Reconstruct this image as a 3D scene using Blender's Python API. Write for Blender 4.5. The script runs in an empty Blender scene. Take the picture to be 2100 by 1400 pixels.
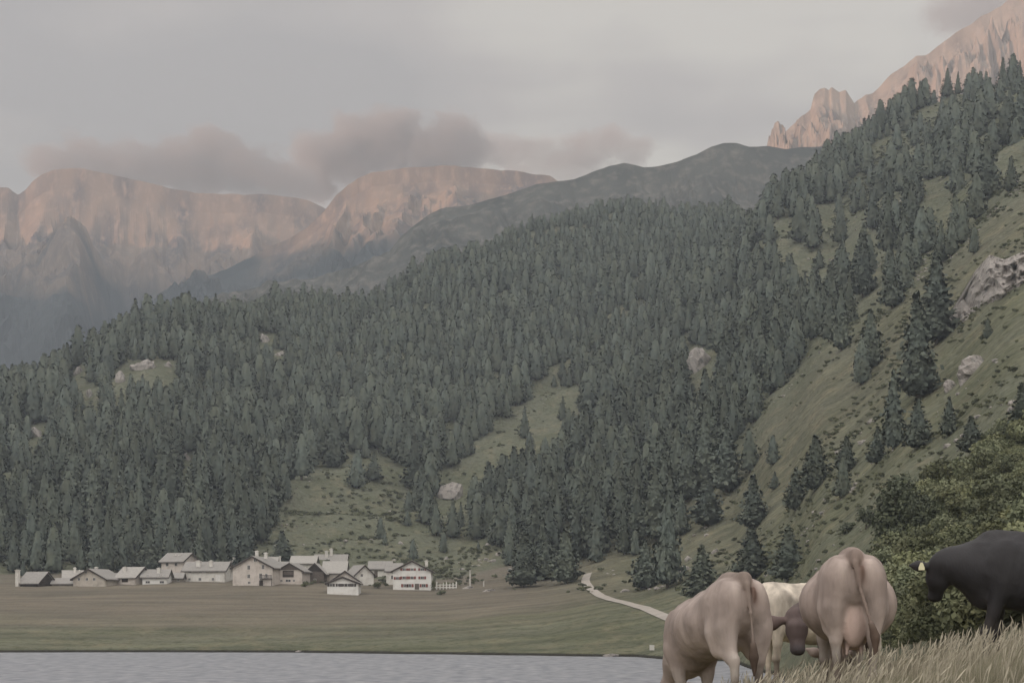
import bpy, math, random
import numpy as np
from mathutils import Vector, Matrix
R = math.radians
random.seed(7)
rng = np.random.default_rng(11)
C = bpy.context.scene.collection
S = bpy.context.scene

# ------------------------------------------------------------------ camera
F = 3900.0; ZC = 8.9; HX = 1050.0; HY = 1250.0     # focal length in photo pixels, eye height, horizon point
cd = bpy.data.cameras.new('camera'); cam = bpy.data.objects.new('camera', cd); C.objects.link(cam)
cd.sensor_width = 36.0; cd.lens = 36.0*F/2100.0
cd.shift_y = (HY-700.0)/2100.0
cd.clip_start = 0.1; cd.clip_end = 20000.0
cam.location = (0, 0, ZC); cam.rotation_euler = (R(90), 0, 0)
S.camera = cam
def P(px, py, Y): return ((px-HX)/F*Y, Y, ZC+(HY-py)/F*Y)

# ------------------------------------------------------------------ light
SUN_EL = 6.0; SUN_DIR = Vector((1.0, 0.38, 0)).normalized()      # the way the light travels: from the left and behind
S.view_settings.view_transform = 'Standard'; S.view_settings.look = 'None'
S.view_settings.exposure = 0.0; S.view_settings.gamma = 1.0; S.view_settings.use_curve_mapping = False
sl = bpy.data.lights.new('sun', 'SUN'); sun = bpy.data.objects.new('sun', sl); C.objects.link(sun)
sl.energy = 5.0; sl.angle = R(0.6); sl.color = (1.0, 0.59, 0.39)
dv = Vector((SUN_DIR.x*math.cos(R(SUN_EL)), SUN_DIR.y*math.cos(R(SUN_EL)), -math.sin(R(SUN_EL))))
sun.rotation_euler = dv.to_track_quat('-Z', 'Y').to_euler(); sun.location = (0, 0, 300)
W = bpy.data.worlds.new('World'); S.world = W; W.use_nodes = True
wt = W.node_tree; wn = wt.nodes; wl = wt.links; wn.clear()
def wnode(t, **k):
    n = wn.new(t)
    for a, b in k.items(): setattr(n, a, b)
    return n
def wmath(op, a, b=None, c=None):
    n = wn.new('ShaderNodeMath'); n.operation = op
    for i, v in enumerate((a, b, c)):
        if v is None: continue
        if isinstance(v, (int, float)): n.inputs[i].default_value = v
        else: wl.new(v, n.inputs[i])
    return n.outputs[0]
SKY_GAIN = 1.0
tc = wnode('ShaderNodeTexCoord'); sep = wnode('ShaderNodeSeparateXYZ'); wl.new(tc.outputs['Generated'], sep.inputs[0])
sky = wnode('ShaderNodeTexSky', sky_type='NISHITA', sun_disc=False)
sky.sun_elevation = R(SUN_EL); sky.sun_rotation = math.atan2(-SUN_DIR.x, -SUN_DIR.y)
bg1 = wnode('ShaderNodeBackground'); wl.new(sky.outputs[0], bg1.inputs[0]); bg1.inputs[1].default_value = 0.08
# cloud deck: the direction projected on a flat layer, two noises
zc_ = wmath('ADD', wmath('MAXIMUM', sep.outputs[2], 0.0), 0.10)
cx = wmath('DIVIDE', sep.outputs[0], zc_); cy = wmath('DIVIDE', sep.outputs[1], zc_)
cmb = wnode('ShaderNodeCombineXYZ'); wl.new(cx, cmb.inputs[0]); wl.new(cy, cmb.inputs[1])
mp = wnode('ShaderNodeMapping'); wl.new(cmb.outputs[0], mp.inputs[0]); mp.inputs['Scale'].default_value = (0.55, 1.05, 1); mp.inputs['Location'].default_value = (3.1, 0.4, 0)
n1 = wnode('ShaderNodeTexNoise'); wl.new(mp.outputs[0], n1.inputs['Vector']); n1.inputs['Scale'].default_value = 1.1; n1.inputs['Detail'].default_value = 5; n1.inputs['Roughness'].default_value = 0.5
mp2 = wnode('ShaderNodeMapping'); wl.new(cmb.outputs[0], mp2.inputs[0]); mp2.inputs['Scale'].default_value = (1.6, 0.8, 1); mp2.inputs['Location'].default_value = (1.2, 7.7, 0); mp2.inputs['Rotation'].default_value = (0, 0, 0.5)
n2 = wnode('ShaderNodeTexNoise'); wl.new(mp2.outputs[0], n2.inputs['Vector']); n2.inputs['Scale'].default_value = 0.9; n2.inputs['Detail'].default_value = 4
cr = wnode('ShaderNodeValToRGB'); wl.new(wmath('MULTIPLY_ADD', n2.outputs[0], 0.45, wmath('MULTIPLY', n1.outputs[0], 0.55)), cr.inputs[0])
e = cr.color_ramp.elements
e[0].position = 0.43; e[0].color = (0.378, 0.362, 0.350, 1)
e[1].position = 0.56; e[1].color = (0.600, 0.570, 0.510, 1)
m_ = e.new(0.50); m_.color = (0.465, 0.435, 0.408, 1)
# the sky overhead and behind the camera (west) is brighter than the part in view
gain = wmath('ADD', wmath('MULTIPLY', wmath('MAXIMUM', wmath('MULTIPLY', sep.outputs[1], -1.0), 0.0), 2.3),
             wmath('ADD', 0.98, wmath('MULTIPLY', wmath('MAXIMUM', wmath('SUBTRACT', sep.outputs[2], 0.33), 0.0), 3.0)))
gain = wmath('ADD', gain, wmath('MULTIPLY', wmath('MAXIMUM', wmath('SUBTRACT', wmath('MULTIPLY', sep.outputs[0], -1.0), 0.32), 0.0), 2.6))
bg2 = wnode('ShaderNodeBackground'); wl.new(cr.outputs[0], bg2.inputs[0]); wl.new(wmath('MULTIPLY', gain, SKY_GAIN), bg2.inputs[1])
mixw = wnode('ShaderNodeMixShader'); mixw.inputs[0].default_value = 0.93
wl.new(bg1.outputs[0], mixw.inputs[1]); wl.new(bg2.outputs[0], mixw.inputs[2])
wo = wnode('ShaderNodeOutputWorld'); wl.new(mixw.outputs[0], wo.inputs[0])
cy_ = S.cycles
cy_.max_bounces = 5; cy_.diffuse_bounces = 3; cy_.glossy_bounces = 2; cy_.transmission_bounces = 2; cy_.transparent_max_bounces = 8; cy_.volume_bounces = 1
cy_.use_denoising = True; cy_.volume_step_rate = 2.0; cy_.volume_max_steps = 128

# ------------------------------------------------------------------ noise
def _hash(ix, iy, iz, seed):
    h = (ix*374761393 + iy*668265263 + iz*2147483647 + seed*1274126177) & 0xffffffff
    h = ((h ^ (h >> 13))*1274126177) & 0xffffffff
    h = ((h ^ (h >> 16))*2246822519) & 0xffffffff
    return ((h ^ (h >> 15)) & 0xffff)/65535.0
def vnoise(x, y, z=None, seed=0):
    x = np.asarray(x, float); y = np.asarray(y, float)
    if z is None: z = np.zeros_like(x)
    x, y, z = np.broadcast_arrays(x, y, z)
    ix = np.floor(x).astype(np.int64); iy = np.floor(y).astype(np.int64); iz = np.floor(z).astype(np.int64)
    fx = x-ix; fy = y-iy; fz = z-iz
    fx = fx*fx*(3-2*fx); fy = fy*fy*(3-2*fy); fz = fz*fz*(3-2*fz)
    def g(a, b, c): return _hash(ix+a, iy+b, iz+c, seed)
    x00 = g(0,0,0)*(1-fx)+g(1,0,0)*fx; x10 = g(0,1,0)*(1-fx)+g(1,1,0)*fx
    x01 = g(0,0,1)*(1-fx)+g(1,0,1)*fx; x11 = g(0,1,1)*(1-fx)+g(1,1,1)*fx
    return ((x00*(1-fy)+x10*fy)*(1-fz) + (x01*(1-fy)+x11*fy)*fz)*2-1
def fbm(x, y, z=None, oct=4, seed=0, ridged=False):
    s = 0; a = 1.0; t = 0; f = 1.0
    for o in range(oct):
        n = vnoise(np.asarray(x)*f, np.asarray(y)*f, None if z is None else np.asarray(z)*f, seed+o*17)
        if ridged: n = 1-2*np.abs(n)
        s = s+a*n; t += a; a *= 0.5; f *= 2.03
    return s/t
def sstep(a, b, x):
    t = np.clip((np.asarray(x, float)-a)/(b-a), 0, 1); return t*t*(3-2*t)

# ------------------------------------------------------------------ object helpers
def mesh_np(name, v, f, mats=(), smooth=False, fmat=None):
    """v Nx3, f MxK (all faces K-gons)"""
    v = np.asarray(v, np.float32); f = np.asarray(f, np.int32)
    me = bpy.data.meshes.new(name)
    me.vertices.add(len(v)); me.vertices.foreach_set('co', v.ravel())
    k = f.shape[1]
    me.loops.add(f.size); me.loops.foreach_set('vertex_index', f.ravel())
    me.polygons.add(len(f)); me.polygons.foreach_set('loop_start', np.arange(0, f.size, k, dtype=np.int32))
    me.polygons.foreach_set('loop_total', np.full(len(f), k, dtype=np.int32))
    if fmat is not None: me.polygons.foreach_set('material_index', np.asarray(fmat, np.int32))
    me.polygons.foreach_set('use_smooth', np.full(len(f), smooth))
    me.update(calc_edges=True)
    for m in mats: me.materials.append(m)
    return me
def obj(name, me, parent=None, loc=None):
    o = bpy.data.objects.new(name, me); C.objects.link(o)
    if parent is not None: o.parent = parent
    if loc is not None: o.location = loc
    return o
def tag(o, label=None, cat=None, group=None, kind=None):
    if label: o['label'] = label
    if cat: o['category'] = cat
    if group: o['group'] = group
    if kind: o['kind'] = kind
    return o
def thing(name, label, cat, loc=(0,0,0), rz=0, group=None):
    o = bpy.data.objects.new(name, None); C.objects.link(o); o.location = loc; o.rotation_euler = (0,0,rz)
    o.empty_display_size = 0.3
    return tag(o, label, cat, group)
class MB:
    def __init__(s): s.v = []; s.f = []
    def poly(s, vs, fs):
        b = len(s.v); s.v += [tuple(p) for p in vs]; s.f += [tuple(i+b for i in q) for q in fs]; return s
    def box(s, x0, x1, y0, y1, z0, z1):
        return s.poly([(x0,y0,z0),(x1,y0,z0),(x1,y1,z0),(x0,y1,z0),(x0,y0,z1),(x1,y0,z1),(x1,y1,z1),(x0,y1,z1)],
                      [(0,3,2,1),(4,5,6,7),(0,1,5,4),(1,2,6,5),(2,3,7,6),(3,0,4,7)])
    def tube(s, pts, rad, n=8, cap=True):
        pts = [Vector(p) for p in pts]; rings = []
        for i, p in enumerate(pts):
            d = (pts[min(i+1, len(pts)-1)]-pts[max(i-1, 0)]).normalized()
            a = d.orthogonal().normalized(); b = d.cross(a)
            r = rad[i] if hasattr(rad, '__len__') else rad
            rings.append([p+(a*math.cos(2*math.pi*k/n)+b*math.sin(2*math.pi*k/n))*r for k in range(n)])
        vs = [q for rg in rings for q in rg]; fs = []
        for i in range(len(pts)-1):
            for k in range(n):
                fs.append((i*n+k, i*n+(k+1)%n, (i+1)*n+(k+1)%n, (i+1)*n+k))
        if cap: fs += [tuple(range(n))[::-1], tuple((len(pts)-1)*n+k for k in range(n))]
        return s.poly(vs, fs)
    def build(s, name, mat, parent=None, smooth=False, loc=None):
        me = bpy.data.meshes.new(name); me.from_pydata(s.v, [], s.f)
        me.materials.append(mat) if mat else None
        if smooth:
            for p in me.polygons: p.use_smooth = True
        me.update()
        return obj(name, me, parent, loc)

# ------------------------------------------------------------------ materials
def mat(name, col, rough=0.9, noise=None, bump=None, spec=0.2, extra=None):
    """noise: list of (scale, stretch, colour2, lo, hi) layers mixed over the base; coordinates are object coordinates"""
    m = bpy.data.materials.new(name); m.use_nodes = True
    nt = m.node_tree; N = nt.nodes; L = nt.links
    b = N['Principled BSDF']; b.inputs['Roughness'].default_value = rough
    b.inputs['Specular IOR Level'].default_value = spec
    tcn = N.new('ShaderNodeTexCoord'); cur = None
    rgb = N.new('ShaderNodeRGB'); rgb.outputs[0].default_value = (*col, 1); cur = rgb.outputs[0]
    for (sc, st, c2, lo, hi) in (noise or []):
        mp = N.new('ShaderNodeMapping'); mp.inputs['Scale'].default_value = st; L.new(tcn.outputs['Object'], mp.inputs[0])
        nz = N.new('ShaderNodeTexNoise'); nz.inputs['Scale'].default_value = sc; nz.inputs['Detail'].default_value = 6; nz.inputs['Roughness'].default_value = 0.62
        L.new(mp.outputs[0], nz.inputs['Vector'])
        rp = N.new('ShaderNodeMapRange'); rp.inputs['From Min'].default_value = lo; rp.inputs['From Max'].default_value = hi; L.new(nz.outputs[0], rp.inputs[0])
        mx = N.new('ShaderNodeMix'); mx.data_type = 'RGBA'; L.new(rp.outputs[0], mx.inputs[0]); L.new(cur, mx.inputs[6]); mx.inputs[7].default_value = (*c2, 1)
        cur = mx.outputs[2]
    if extra: cur = extra(nt, cur, tcn)
    L.new(cur, b.inputs['Base Color'])
    if bump:
        nz = N.new('ShaderNodeTexNoise'); nz.inputs['Scale'].default_value = bump[0]; nz.inputs['Detail'].default_value = 5
        L.new(tcn.outputs['Object'], nz.inputs['Vector'])
        bp = N.new('ShaderNodeBump'); bp.inputs['Distance'].default_value = bump[1]; bp.inputs['Strength'].default_value = 1.0
        L.new(nz.outputs[0], bp.inputs['Height']); L.new(bp.outputs[0], b.inputs['Normal'])
    return m
def hue_random(lo=0.75, hi=1.25, tint=(1.25, 1.12, 0.8), amount=0.5):
    def f(nt, cur, tcn):
        N = nt.nodes; L = nt.links
        oi = N.new('ShaderNodeObjectInfo'); mr = N.new('ShaderNodeMapRange'); L.new(oi.outputs['Random'], mr.inputs[0])
        mr.inputs['To Min'].default_value = lo; mr.inputs['To Max'].default_value = hi
        vm = N.new('ShaderNodeVectorMath'); vm.operation = 'SCALE'; L.new(cur, vm.inputs[0]); L.new(mr.outputs[0], vm.inputs['Scale'])
        wn_ = N.new('ShaderNodeTexWhiteNoise'); wn_.noise_dimensions = '1D'; L.new(oi.outputs['Random'], wn_.inputs['W'])
        ml = N.new('ShaderNodeMath'); ml.operation = 'MULTIPLY'; L.new(wn_.outputs['Value'], ml.inputs[0]); ml.inputs[1].default_value = amount
        mx = N.new('ShaderNodeMix'); mx.data_type = 'RGBA'; mx.blend_type = 'MULTIPLY'; L.new(ml.outputs[0], mx.inputs[0]); L.new(vm.outputs[0], mx.inputs[6]); mx.inputs[7].default_value = (*tint, 1)
        return mx.outputs[2]
    return f
M = {}
M['needles'] = mat('needles', (0.098, 0.119, 0.103), 0.85, [(0.15, (1,1,1), (0.12, 0.132, 0.10), 0.42, 0.68)], extra=hue_random(.80,1.2,(1.1,1.03,.86)))
M['leaves'] = mat('leaves', (0.138, 0.156, 0.10), 0.8, [(0.8, (1,1,1), (0.185, 0.195, 0.125), 0.45, 0.65)], extra=hue_random(0.55, 1.4))
M['leaves_dark'] = mat('leaves_dark', (0.085, 0.098, 0.07), 0.8, [(0.8, (1,1,1), (0.12, 0.135, 0.085), 0.4, 0.65)])
M['scrub'] = mat('scrub', (0.125, 0.138, 0.094), 0.9, extra=hue_random(0.6, 1.35))
M['bark'] = mat('bark', (0.09, 0.075, 0.06), 0.9)
M['rock'] = mat('rock', (0.36, 0.33, 0.31), 0.9, [(0.6, (1,1,.5), (0.13, 0.13, 0.125), 0.5, 0.68), (3, (1,1,1), (0.42, 0.39, 0.36), 0.5, 0.7)], bump=(2, 0.4))
M['plaster_white'] = mat('plaster_white', (0.72, 0.70, 0.66), 0.9, [(0.5, (1,1,1), (0.5, 0.47, 0.43), 0.45, 0.7)])
M['plaster_bright'] = mat('plaster_bright', (0.80, 0.79, 0.77), 0.9, [(0.5, (1,1,1), (0.62, 0.6, 0.57), 0.45, 0.75)])
M['plaster_beige'] = mat('plaster_beige', (0.52, 0.475, 0.42), 0.9, [(0.6, (1,1,1), (0.35, 0.31, 0.27), 0.45, 0.7)])
M['plaster_pink'] = mat('plaster_pink', (0.63, 0.575, 0.53), 0.9, [(0.5, (1,1,1), (0.44, 0.39, 0.35), 0.45, 0.7)])
M['stone_wall'] = mat('stone_wall', (0.36, 0.33, 0.29), 0.9, [(1.8, (1,1,1), (0.22, 0.2, 0.18), 0.4, 0.65)])
M['roof'] = mat('roof', (0.33, 0.315, 0.30), 0.85, [(1.2, (1,3,1), (0.24, 0.23, 0.22), 0.4, 0.7), (5, (1,1,1), (0.4, 0.385, 0.36), 0.5, 0.8)])
M['roof_light'] = mat('roof_light', (0.42, 0.405, 0.38), 0.85, [(1.2, (1,3,1), (0.33, 0.315, 0.3), 0.4, 0.7)])
M['wood_dark'] = mat('wood_dark', (0.07, 0.055, 0.048), 0.85, [(2, (6,1,1), (0.035, 0.03, 0.028), 0.4, 0.65)])
M['wood_grey'] = mat('wood_grey', (0.17, 0.145, 0.125), 0.9, [(1.5, (6,1,1), (0.1, 0.085, 0.075), 0.4, 0.65)])
M['pane'] = mat('pane', (0.03, 0.03, 0.035), 0.25, spec=0.5)
M['trim'] = mat('trim', (0.6, 0.58, 0.55), 0.8)
M['red'] = mat('red', (0.22, 0.07, 0.06), 0.8)
M['shutter_dark'] = mat('shutter_dark', (0.08, 0.07, 0.065), 0.8)
M['white'] = mat('white', (0.75, 0.74, 0.7), 0.7)
M['gravel'] = mat('gravel', (0.42, 0.385, 0.35), 0.95, [(0.4, (1,1,1), (0.33, 0.3, 0.27), 0.4, 0.7)])

# ------------------------------------------------------------------ terrain heights
# for columns (photo x) the height of the ground line as seen from the eye, at rising distances
COL = {
 -900: [(400,1336),(560,1203),(600,1192),(700,1120),(800,1060),(900,1010),(1000,980),(1100,960),(1200,1000),(1700,1150)],
 0:    [(400,1336),(560,1203),(590,1195),(700,1060),(800,935),(900,845),(980,785),(1060,800),(1200,900),(1700,1150)],
 300:  [(401,1336.5),(560,1200),(595,1186),(700,1040),(800,905),(900,795),(1000,705),(1080,645),(1160,660),(1300,760),(1700,1050)],
 600:  [(398,1337.5),(556,1202),(600,1186),(700,1085),(800,985),(900,880),(1000,775),(1100,680),(1190,612),(1280,625),(1400,720),(1700,950)],
 700:  [(392,1338.5),(558,1206),(600,1188),(700,1085),(800,985),(900,890),(1000,795),(1100,715),(1200,650),(1270,628),(1350,650),(1700,850)],
 900:  [(382,1341),(560,1209),(600,1190),(700,1095),(800,1000),(900,895),(1000,800),(1100,710),(1200,635),(1300,570),(1370,535),(1450,560),(1700,760)],
 1100: [(372,1343),(450,1262),(520,1213),(560,1190),(600,1150),(700,1055),(800,960),(900,870),(1000,780),(1100,695),(1200,615),(1300,545),(1400,480),(1450,453),(1530,470),(1700,600)],
 1300: [(362,1346),(420,1255),(480,1212),(520,1185),(560,1130),(600,1080),(700,985),(800,890),(900,805),(1000,725),(1100,650),(1200,580),(1300,515),(1400,455),(1490,415),(1560,430),(1700,500)],
 1500: [(330,1355),(360,1290),(400,1235),(440,1180),(480,1130),(520,1080),(560,1020),(600,950),(640,895),(700,850),(800,770),(900,690),(1000,610),(1100,545),(1200,500),(1400,456),(1480,440),(1560,470),(1700,560)],
 1600: [(260,1380),(300,1300),(350,1225),(400,1150),(450,1075),(500,990),(550,905),(600,825),(640,785),(700,755),(800,690),(900,580),(950,500),(1000,465),(1060,430),(1120,445),(1300,520),(1700,700)],
 1700: [(150,1330),(200,1280),(250,1220),(300,1150),(350,1085),(400,1015),(450,940),(500,865),(550,790),(600,715),(640,685),(700,670),(800,620),(900,540),(950,480),(1000,445),(1100,370),(1160,330),(1240,360),(1400,440),(1700,640)],
 1900: [(70,1330),(100,1285),(150,1210),(200,1135),(300,985),(400,840),(500,700),(600,570),(700,480),(800,410),(900,345),(1000,280),(1080,225),(1160,205),(1240,240),(1700,500)],
 2100: [(70,1270),(100,1200),(150,1095),(200,995),(300,810),(400,650),(500,510),(600,410),(700,335),(800,270),(900,215),(1000,175),(1080,140),(1160,150),(1300,240),(1700,420)],
 2600: [(70,1150),(100,1060),(150,930),(200,800),(300,600),(400,430),(500,300),(600,200),(700,130),(800,60),(900,0),(1000,-30),(1080,-60),(1160,-60),(1300,0),(1700,200)],
}
CPX = sorted(COL)
YT = np.concatenate([np.arange(50, 340, 5.0), np.arange(340, 440, 1.5), np.arange(440, 1720, 5.0)])
TAB = []
for c in CPX:
    ys = np.array([a for a, b in COL[c]]); zs = np.array([ZC+(HY-(b+(52 if c <= 0 else 44 if c <= 300 else 26 if c < 1600 else 15 if c < 1900 else 34)*sstep(620, 880, a)))/F*a for a, b in COL[c]])
    if c < 1550:   # lake side: extend the bed down towards the viewer
        zz = np.interp(YT, ys, zs); y0 = ys[0]
        zz = np.where(YT < y0, zs[0]-0.02-(y0-YT)*0.05, zz)
    else:
        zz = np.interp(YT, ys, zs)
        y0 = ys[0]; zz = np.where(YT < y0, zs[0]-(y0-YT)*0.06, zz)
    TAB.append(zz)
TAB = np.array(TAB)          # [col, Y]
# smooth along the distance
def sm(a, w):
    k = np.hanning(w+2)[1:-1]; k /= k.sum()
    p = np.pad(a, ((0,0),(w//2, w//2)), mode='edge')
    return np.array([np.convolve(r, k, 'valid') for r in p])
mask_far = sstep(420, 520, YT)
TAB = TAB*(1-mask_far) + sm(TAB, 13)*mask_far
_cpx = np.array(CPX, float)
def table_z(px, Y):
    px = np.clip(px, _cpx[0], _cpx[-1]-1e-3); Y = np.clip(Y, YT[0], YT[-1]-1e-3)
    j = np.clip(np.searchsorted(_cpx, px, 'right')-1, 0, len(_cpx)-2)
    t = (px-_cpx[j])/(_cpx[j+1]-_cpx[j]); t = t*0.6+0.4*(t*t*(3-2*t))
    i = np.clip(np.searchsorted(YT, Y, 'right')-1, 0, len(YT)-2); s = (Y-YT[i])/(YT[i+1]-YT[i])
    return (TAB[j, i]*(1-s)+TAB[j, i+1]*s)*(1-t) + (TAB[j+1, i]*(1-s)+TAB[j+1, i+1]*s)*t
def near_z(x, Y):
    g = np.interp(Y, [0, 12, 18, 40], [0.27, 0.27, 0.185, 0.17]); g = np.where(x < 0, 0.16, g)
    z = 7.3 + 0.022*np.minimum(Y, 14) - 0.03*np.clip(Y-14, 0, 9) - 0.16*np.clip(Y-23, 0, 100) + x*g
    z = z - np.clip(-x-6, 0, 100)*0.3 - np.clip(x-8, 0, 100)*g*0.5
    return z + 0.04*fbm(x*0.8, Y*0.8, oct=3, seed=5)
def height(x, Y):
    x = np.asarray(x, float); Y = np.asarray(Y, float)
    Yc = np.maximum(Y, 2.0); px = HX + F*x/np.maximum(Yc, 50)
    far = table_z(px, Yc)
    w = sstep(585, 660, Yc) + 0.45*sstep(60, 120, Yc)*sstep(1500, 1700, px)*(1-sstep(585, 660, Yc))
    u = x*0.86+Yc*0.5; v_ = -x*0.5+Yc*0.86
    n = 5.0*fbm(x/70, Yc/85, oct=3, seed=3) + 8.5*fbm(v_/52, u/190, oct=2, seed=9, ridged=True) + 1.1*fbm(x/11, Yc/11, oct=3, seed=4)
    far = far + w*n*np.clip(Yc/900, 0.12, 1.0) + 0.25*fbm(x/14, Yc/20, oct=3, seed=8)*sstep(400, 430, Yc)*(1-w)
    # low bank at the shore
    far = far + 0.45*sstep(0.0, 0.25, far)*(Yc > 200) - 0.0
    far = np.maximum(far, -2.0)
    nz = np.maximum(near_z(x, Yc), -2.0)
    t = sstep(38, 66, Yc)
    return nz*(1-t)+far*t
# near sheet
def grid_obj(name, X, Yg, Z, m, smooth=True):
    r, c = X.shape
    v = np.stack([X.ravel(), Yg.ravel(), Z.ravel()], 1)
    i = np.arange(r*c).reshape(r, c)
    f = np.stack([i[:-1,:-1].ravel(), i[:-1,1:].ravel(), i[1:,1:].ravel(), i[1:,:-1].ravel()], 1)
    me = mesh_np(name, v, f, [m], smooth)
    return obj(name, me)
def ground_tint(nt, cur, tcn):
    """meadow bands by the plants that grow there: rusty sedge near the village, olive grass by the shore"""
    N = nt.nodes; L = nt.links
    g = N.new('ShaderNodeNewGeometry'); sp = N.new('ShaderNodeSeparateXYZ'); L.new(g.outputs['Position'], sp.inputs[0])
    mp = N.new('ShaderNodeMapping'); mp.inputs['Scale'].default_value = (0.012, 0.05, 0.05); L.new(g.outputs['Position'], mp.inputs[0])
    nz = N.new('ShaderNodeTexNoise'); nz.inputs['Scale'].default_value = 1.0; nz.inputs['Detail'].default_value = 6; nz.inputs['Roughness'].default_value = 0.6; L.new(mp.outputs[0], nz.inputs['Vector'])
    def mth(op, a, b=None):
        n = N.new('ShaderNodeMath'); n.operation = op
        for i, v in enumerate((a, b)):
            if v is None: continue
            if isinstance(v, (int, float)): n.inputs[i].default_value = v
            else: L.new(v, n.inputs[i])
        return n.outputs[0]
    def mr(v, a, b):
        n = N.new('ShaderNodeMapRange'); n.interpolation_type = 'SMOOTHSTEP'; n.inputs['From Min'].default_value = a; n.inputs['From Max'].default_value = b; L.new(v, n.inputs[0]); return n.outputs[0]
    yy = mth('ADD', sp.outputs[1], mth('MULTIPLY', mth('SUBTRACT', nz.outputs[0], 0.5), 120))
    band = mth('MULTIPLY', mr(yy, 405, 490), mth('SUBTRACT', 1.0, mr(yy, 585, 605)))
    left = mth('SUBTRACT', 1.0, mr(sp.outputs[0], -5, 40))
    band = mth('MULTIPLY', band, mth('ADD', mth('MULTIPLY', left, 0.60), 0.15))
    mx = N.new('ShaderNodeMix'); mx.data_type = 'RGBA'; L.new(band, mx.inputs[0]); L.new(cur, mx.inputs[6]); mx.inputs[7].default_value = (0.185, 0.160, 0.138, 1)
    mea = mth('MULTIPLY', mr(sp.outputs[1], 320, 330), mth('SUBTRACT', 1.0, mr(sp.outputs[1], 560, 600)))
    mx2 = N.new('ShaderNodeMix'); mx2.data_type = 'RGBA'; mx2.blend_type = 'MULTIPLY'; L.new(mea, mx2.inputs[0]); L.new(mx.outputs[2], mx2.inputs[6])
    cr2 = N.new('ShaderNodeValToRGB'); cr2.color_ramp.elements[0].position = 0.36; cr2.color_ramp.elements[0].color = (0.80, 0.80, 0.78, 1); cr2.color_ramp.elements[1].position = 0.66; cr2.color_ramp.elements[1].color = (1.2, 1.17, 1.1, 1)
    nz3 = N.new('ShaderNodeTexNoise'); mp3 = N.new('ShaderNodeMapping'); mp3.inputs['Scale'].default_value = (0.03, 0.16, 0.1); L.new(g.outputs['Position'], mp3.inputs[0]); L.new(mp3.outputs[0], nz3.inputs['Vector']); nz3.inputs['Scale'].default_value = 1.0; nz3.inputs['Detail'].default_value = 7
    L.new(nz3.outputs[0], cr2.inputs[0]); L.new(cr2.outputs[0], mx2.inputs[7])
    # wet dark earth along the water line
    bk = mth('MULTIPLY', mth('SUBTRACT', 1.0, mr(sp.outputs[2], 0.32, 0.62)), mr(sp.outputs[1], 200, 240))
    mx3 = N.new('ShaderNodeMix'); mx3.data_type = 'RGBA'; L.new(bk, mx3.inputs[0]); L.new(mx2.outputs[2], mx3.inputs[6]); mx3.inputs[7].default_value = (0.035, 0.033, 0.026, 1)
    return mx3.outputs[2]
M['ground'] = mat('ground', (0.150, 0.157, 0.116), 0.95,
    [(0.035, (1,1,1), (0.120, 0.128, 0.086), 0.42, 0.6), (0.16, (1,.45,1), (0.19, 0.18, 0.125), 0.5, 0.7), (0.5, (1,1,1), (0.088, 0.095, 0.062), 0.50, 0.66)],
    bump=(0.45, 1.3), extra=ground_tint, spec=0.05)
M['hillside'] = mat('hillside', (0.19, 0.165, 0.10), 0.95, [(3, (1,1,1), (0.12, 0.11, 0.06), 0.4, 0.65)], spec=0.05)
xs = np.arange(-24, 34, 0.5); ys = np.arange(-10, 62, 0.5)
X, Yg = np.meshgrid(xs, ys)
tag(grid_obj('hillside_ground', X, Yg, height(X, Yg), M['hillside']), kind='structure')
rows = np.unique(np.concatenate([np.geomspace(60, 1700, 330), np.arange(320, 425, 1.0), np.arange(425, 600, 2.5)]))
cols = np.arange(-900, 2600, 6.0)
PXg, YR = np.meshgrid(cols, rows)
XF = (PXg-HX)/F*YR; ZF = height(XF, YR)
tag(grid_obj('valley_ground', XF, YR, ZF-0.02*(YR < 62), M['ground']), kind='structure')
PYg = HY-(ZF-ZC)/YR*F
VIS = np.minimum.accumulate(PYg, axis=0)
def ground_at(px, py, ymin=60):
    """the first ground point seen through a photo position"""
    j = int(np.clip(round((px+900)/6.0), 0, len(cols)-1))
    col = PYg[:, j]; ok = (col <= py) & (rows >= ymin)
    if not ok.any(): return None
    i = int(np.argmax(ok)); Y = rows[i]
    if i > 0 and col[i-1] > py and rows[i-1] >= ymin:
        Y = rows[i-1]+(rows[i]-rows[i-1])*(col[i-1]-py)/max(col[i-1]-col[i], 1e-6)
    x = (px-HX)/F*Y
    return x, Y, float(height(x, Y))

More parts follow.
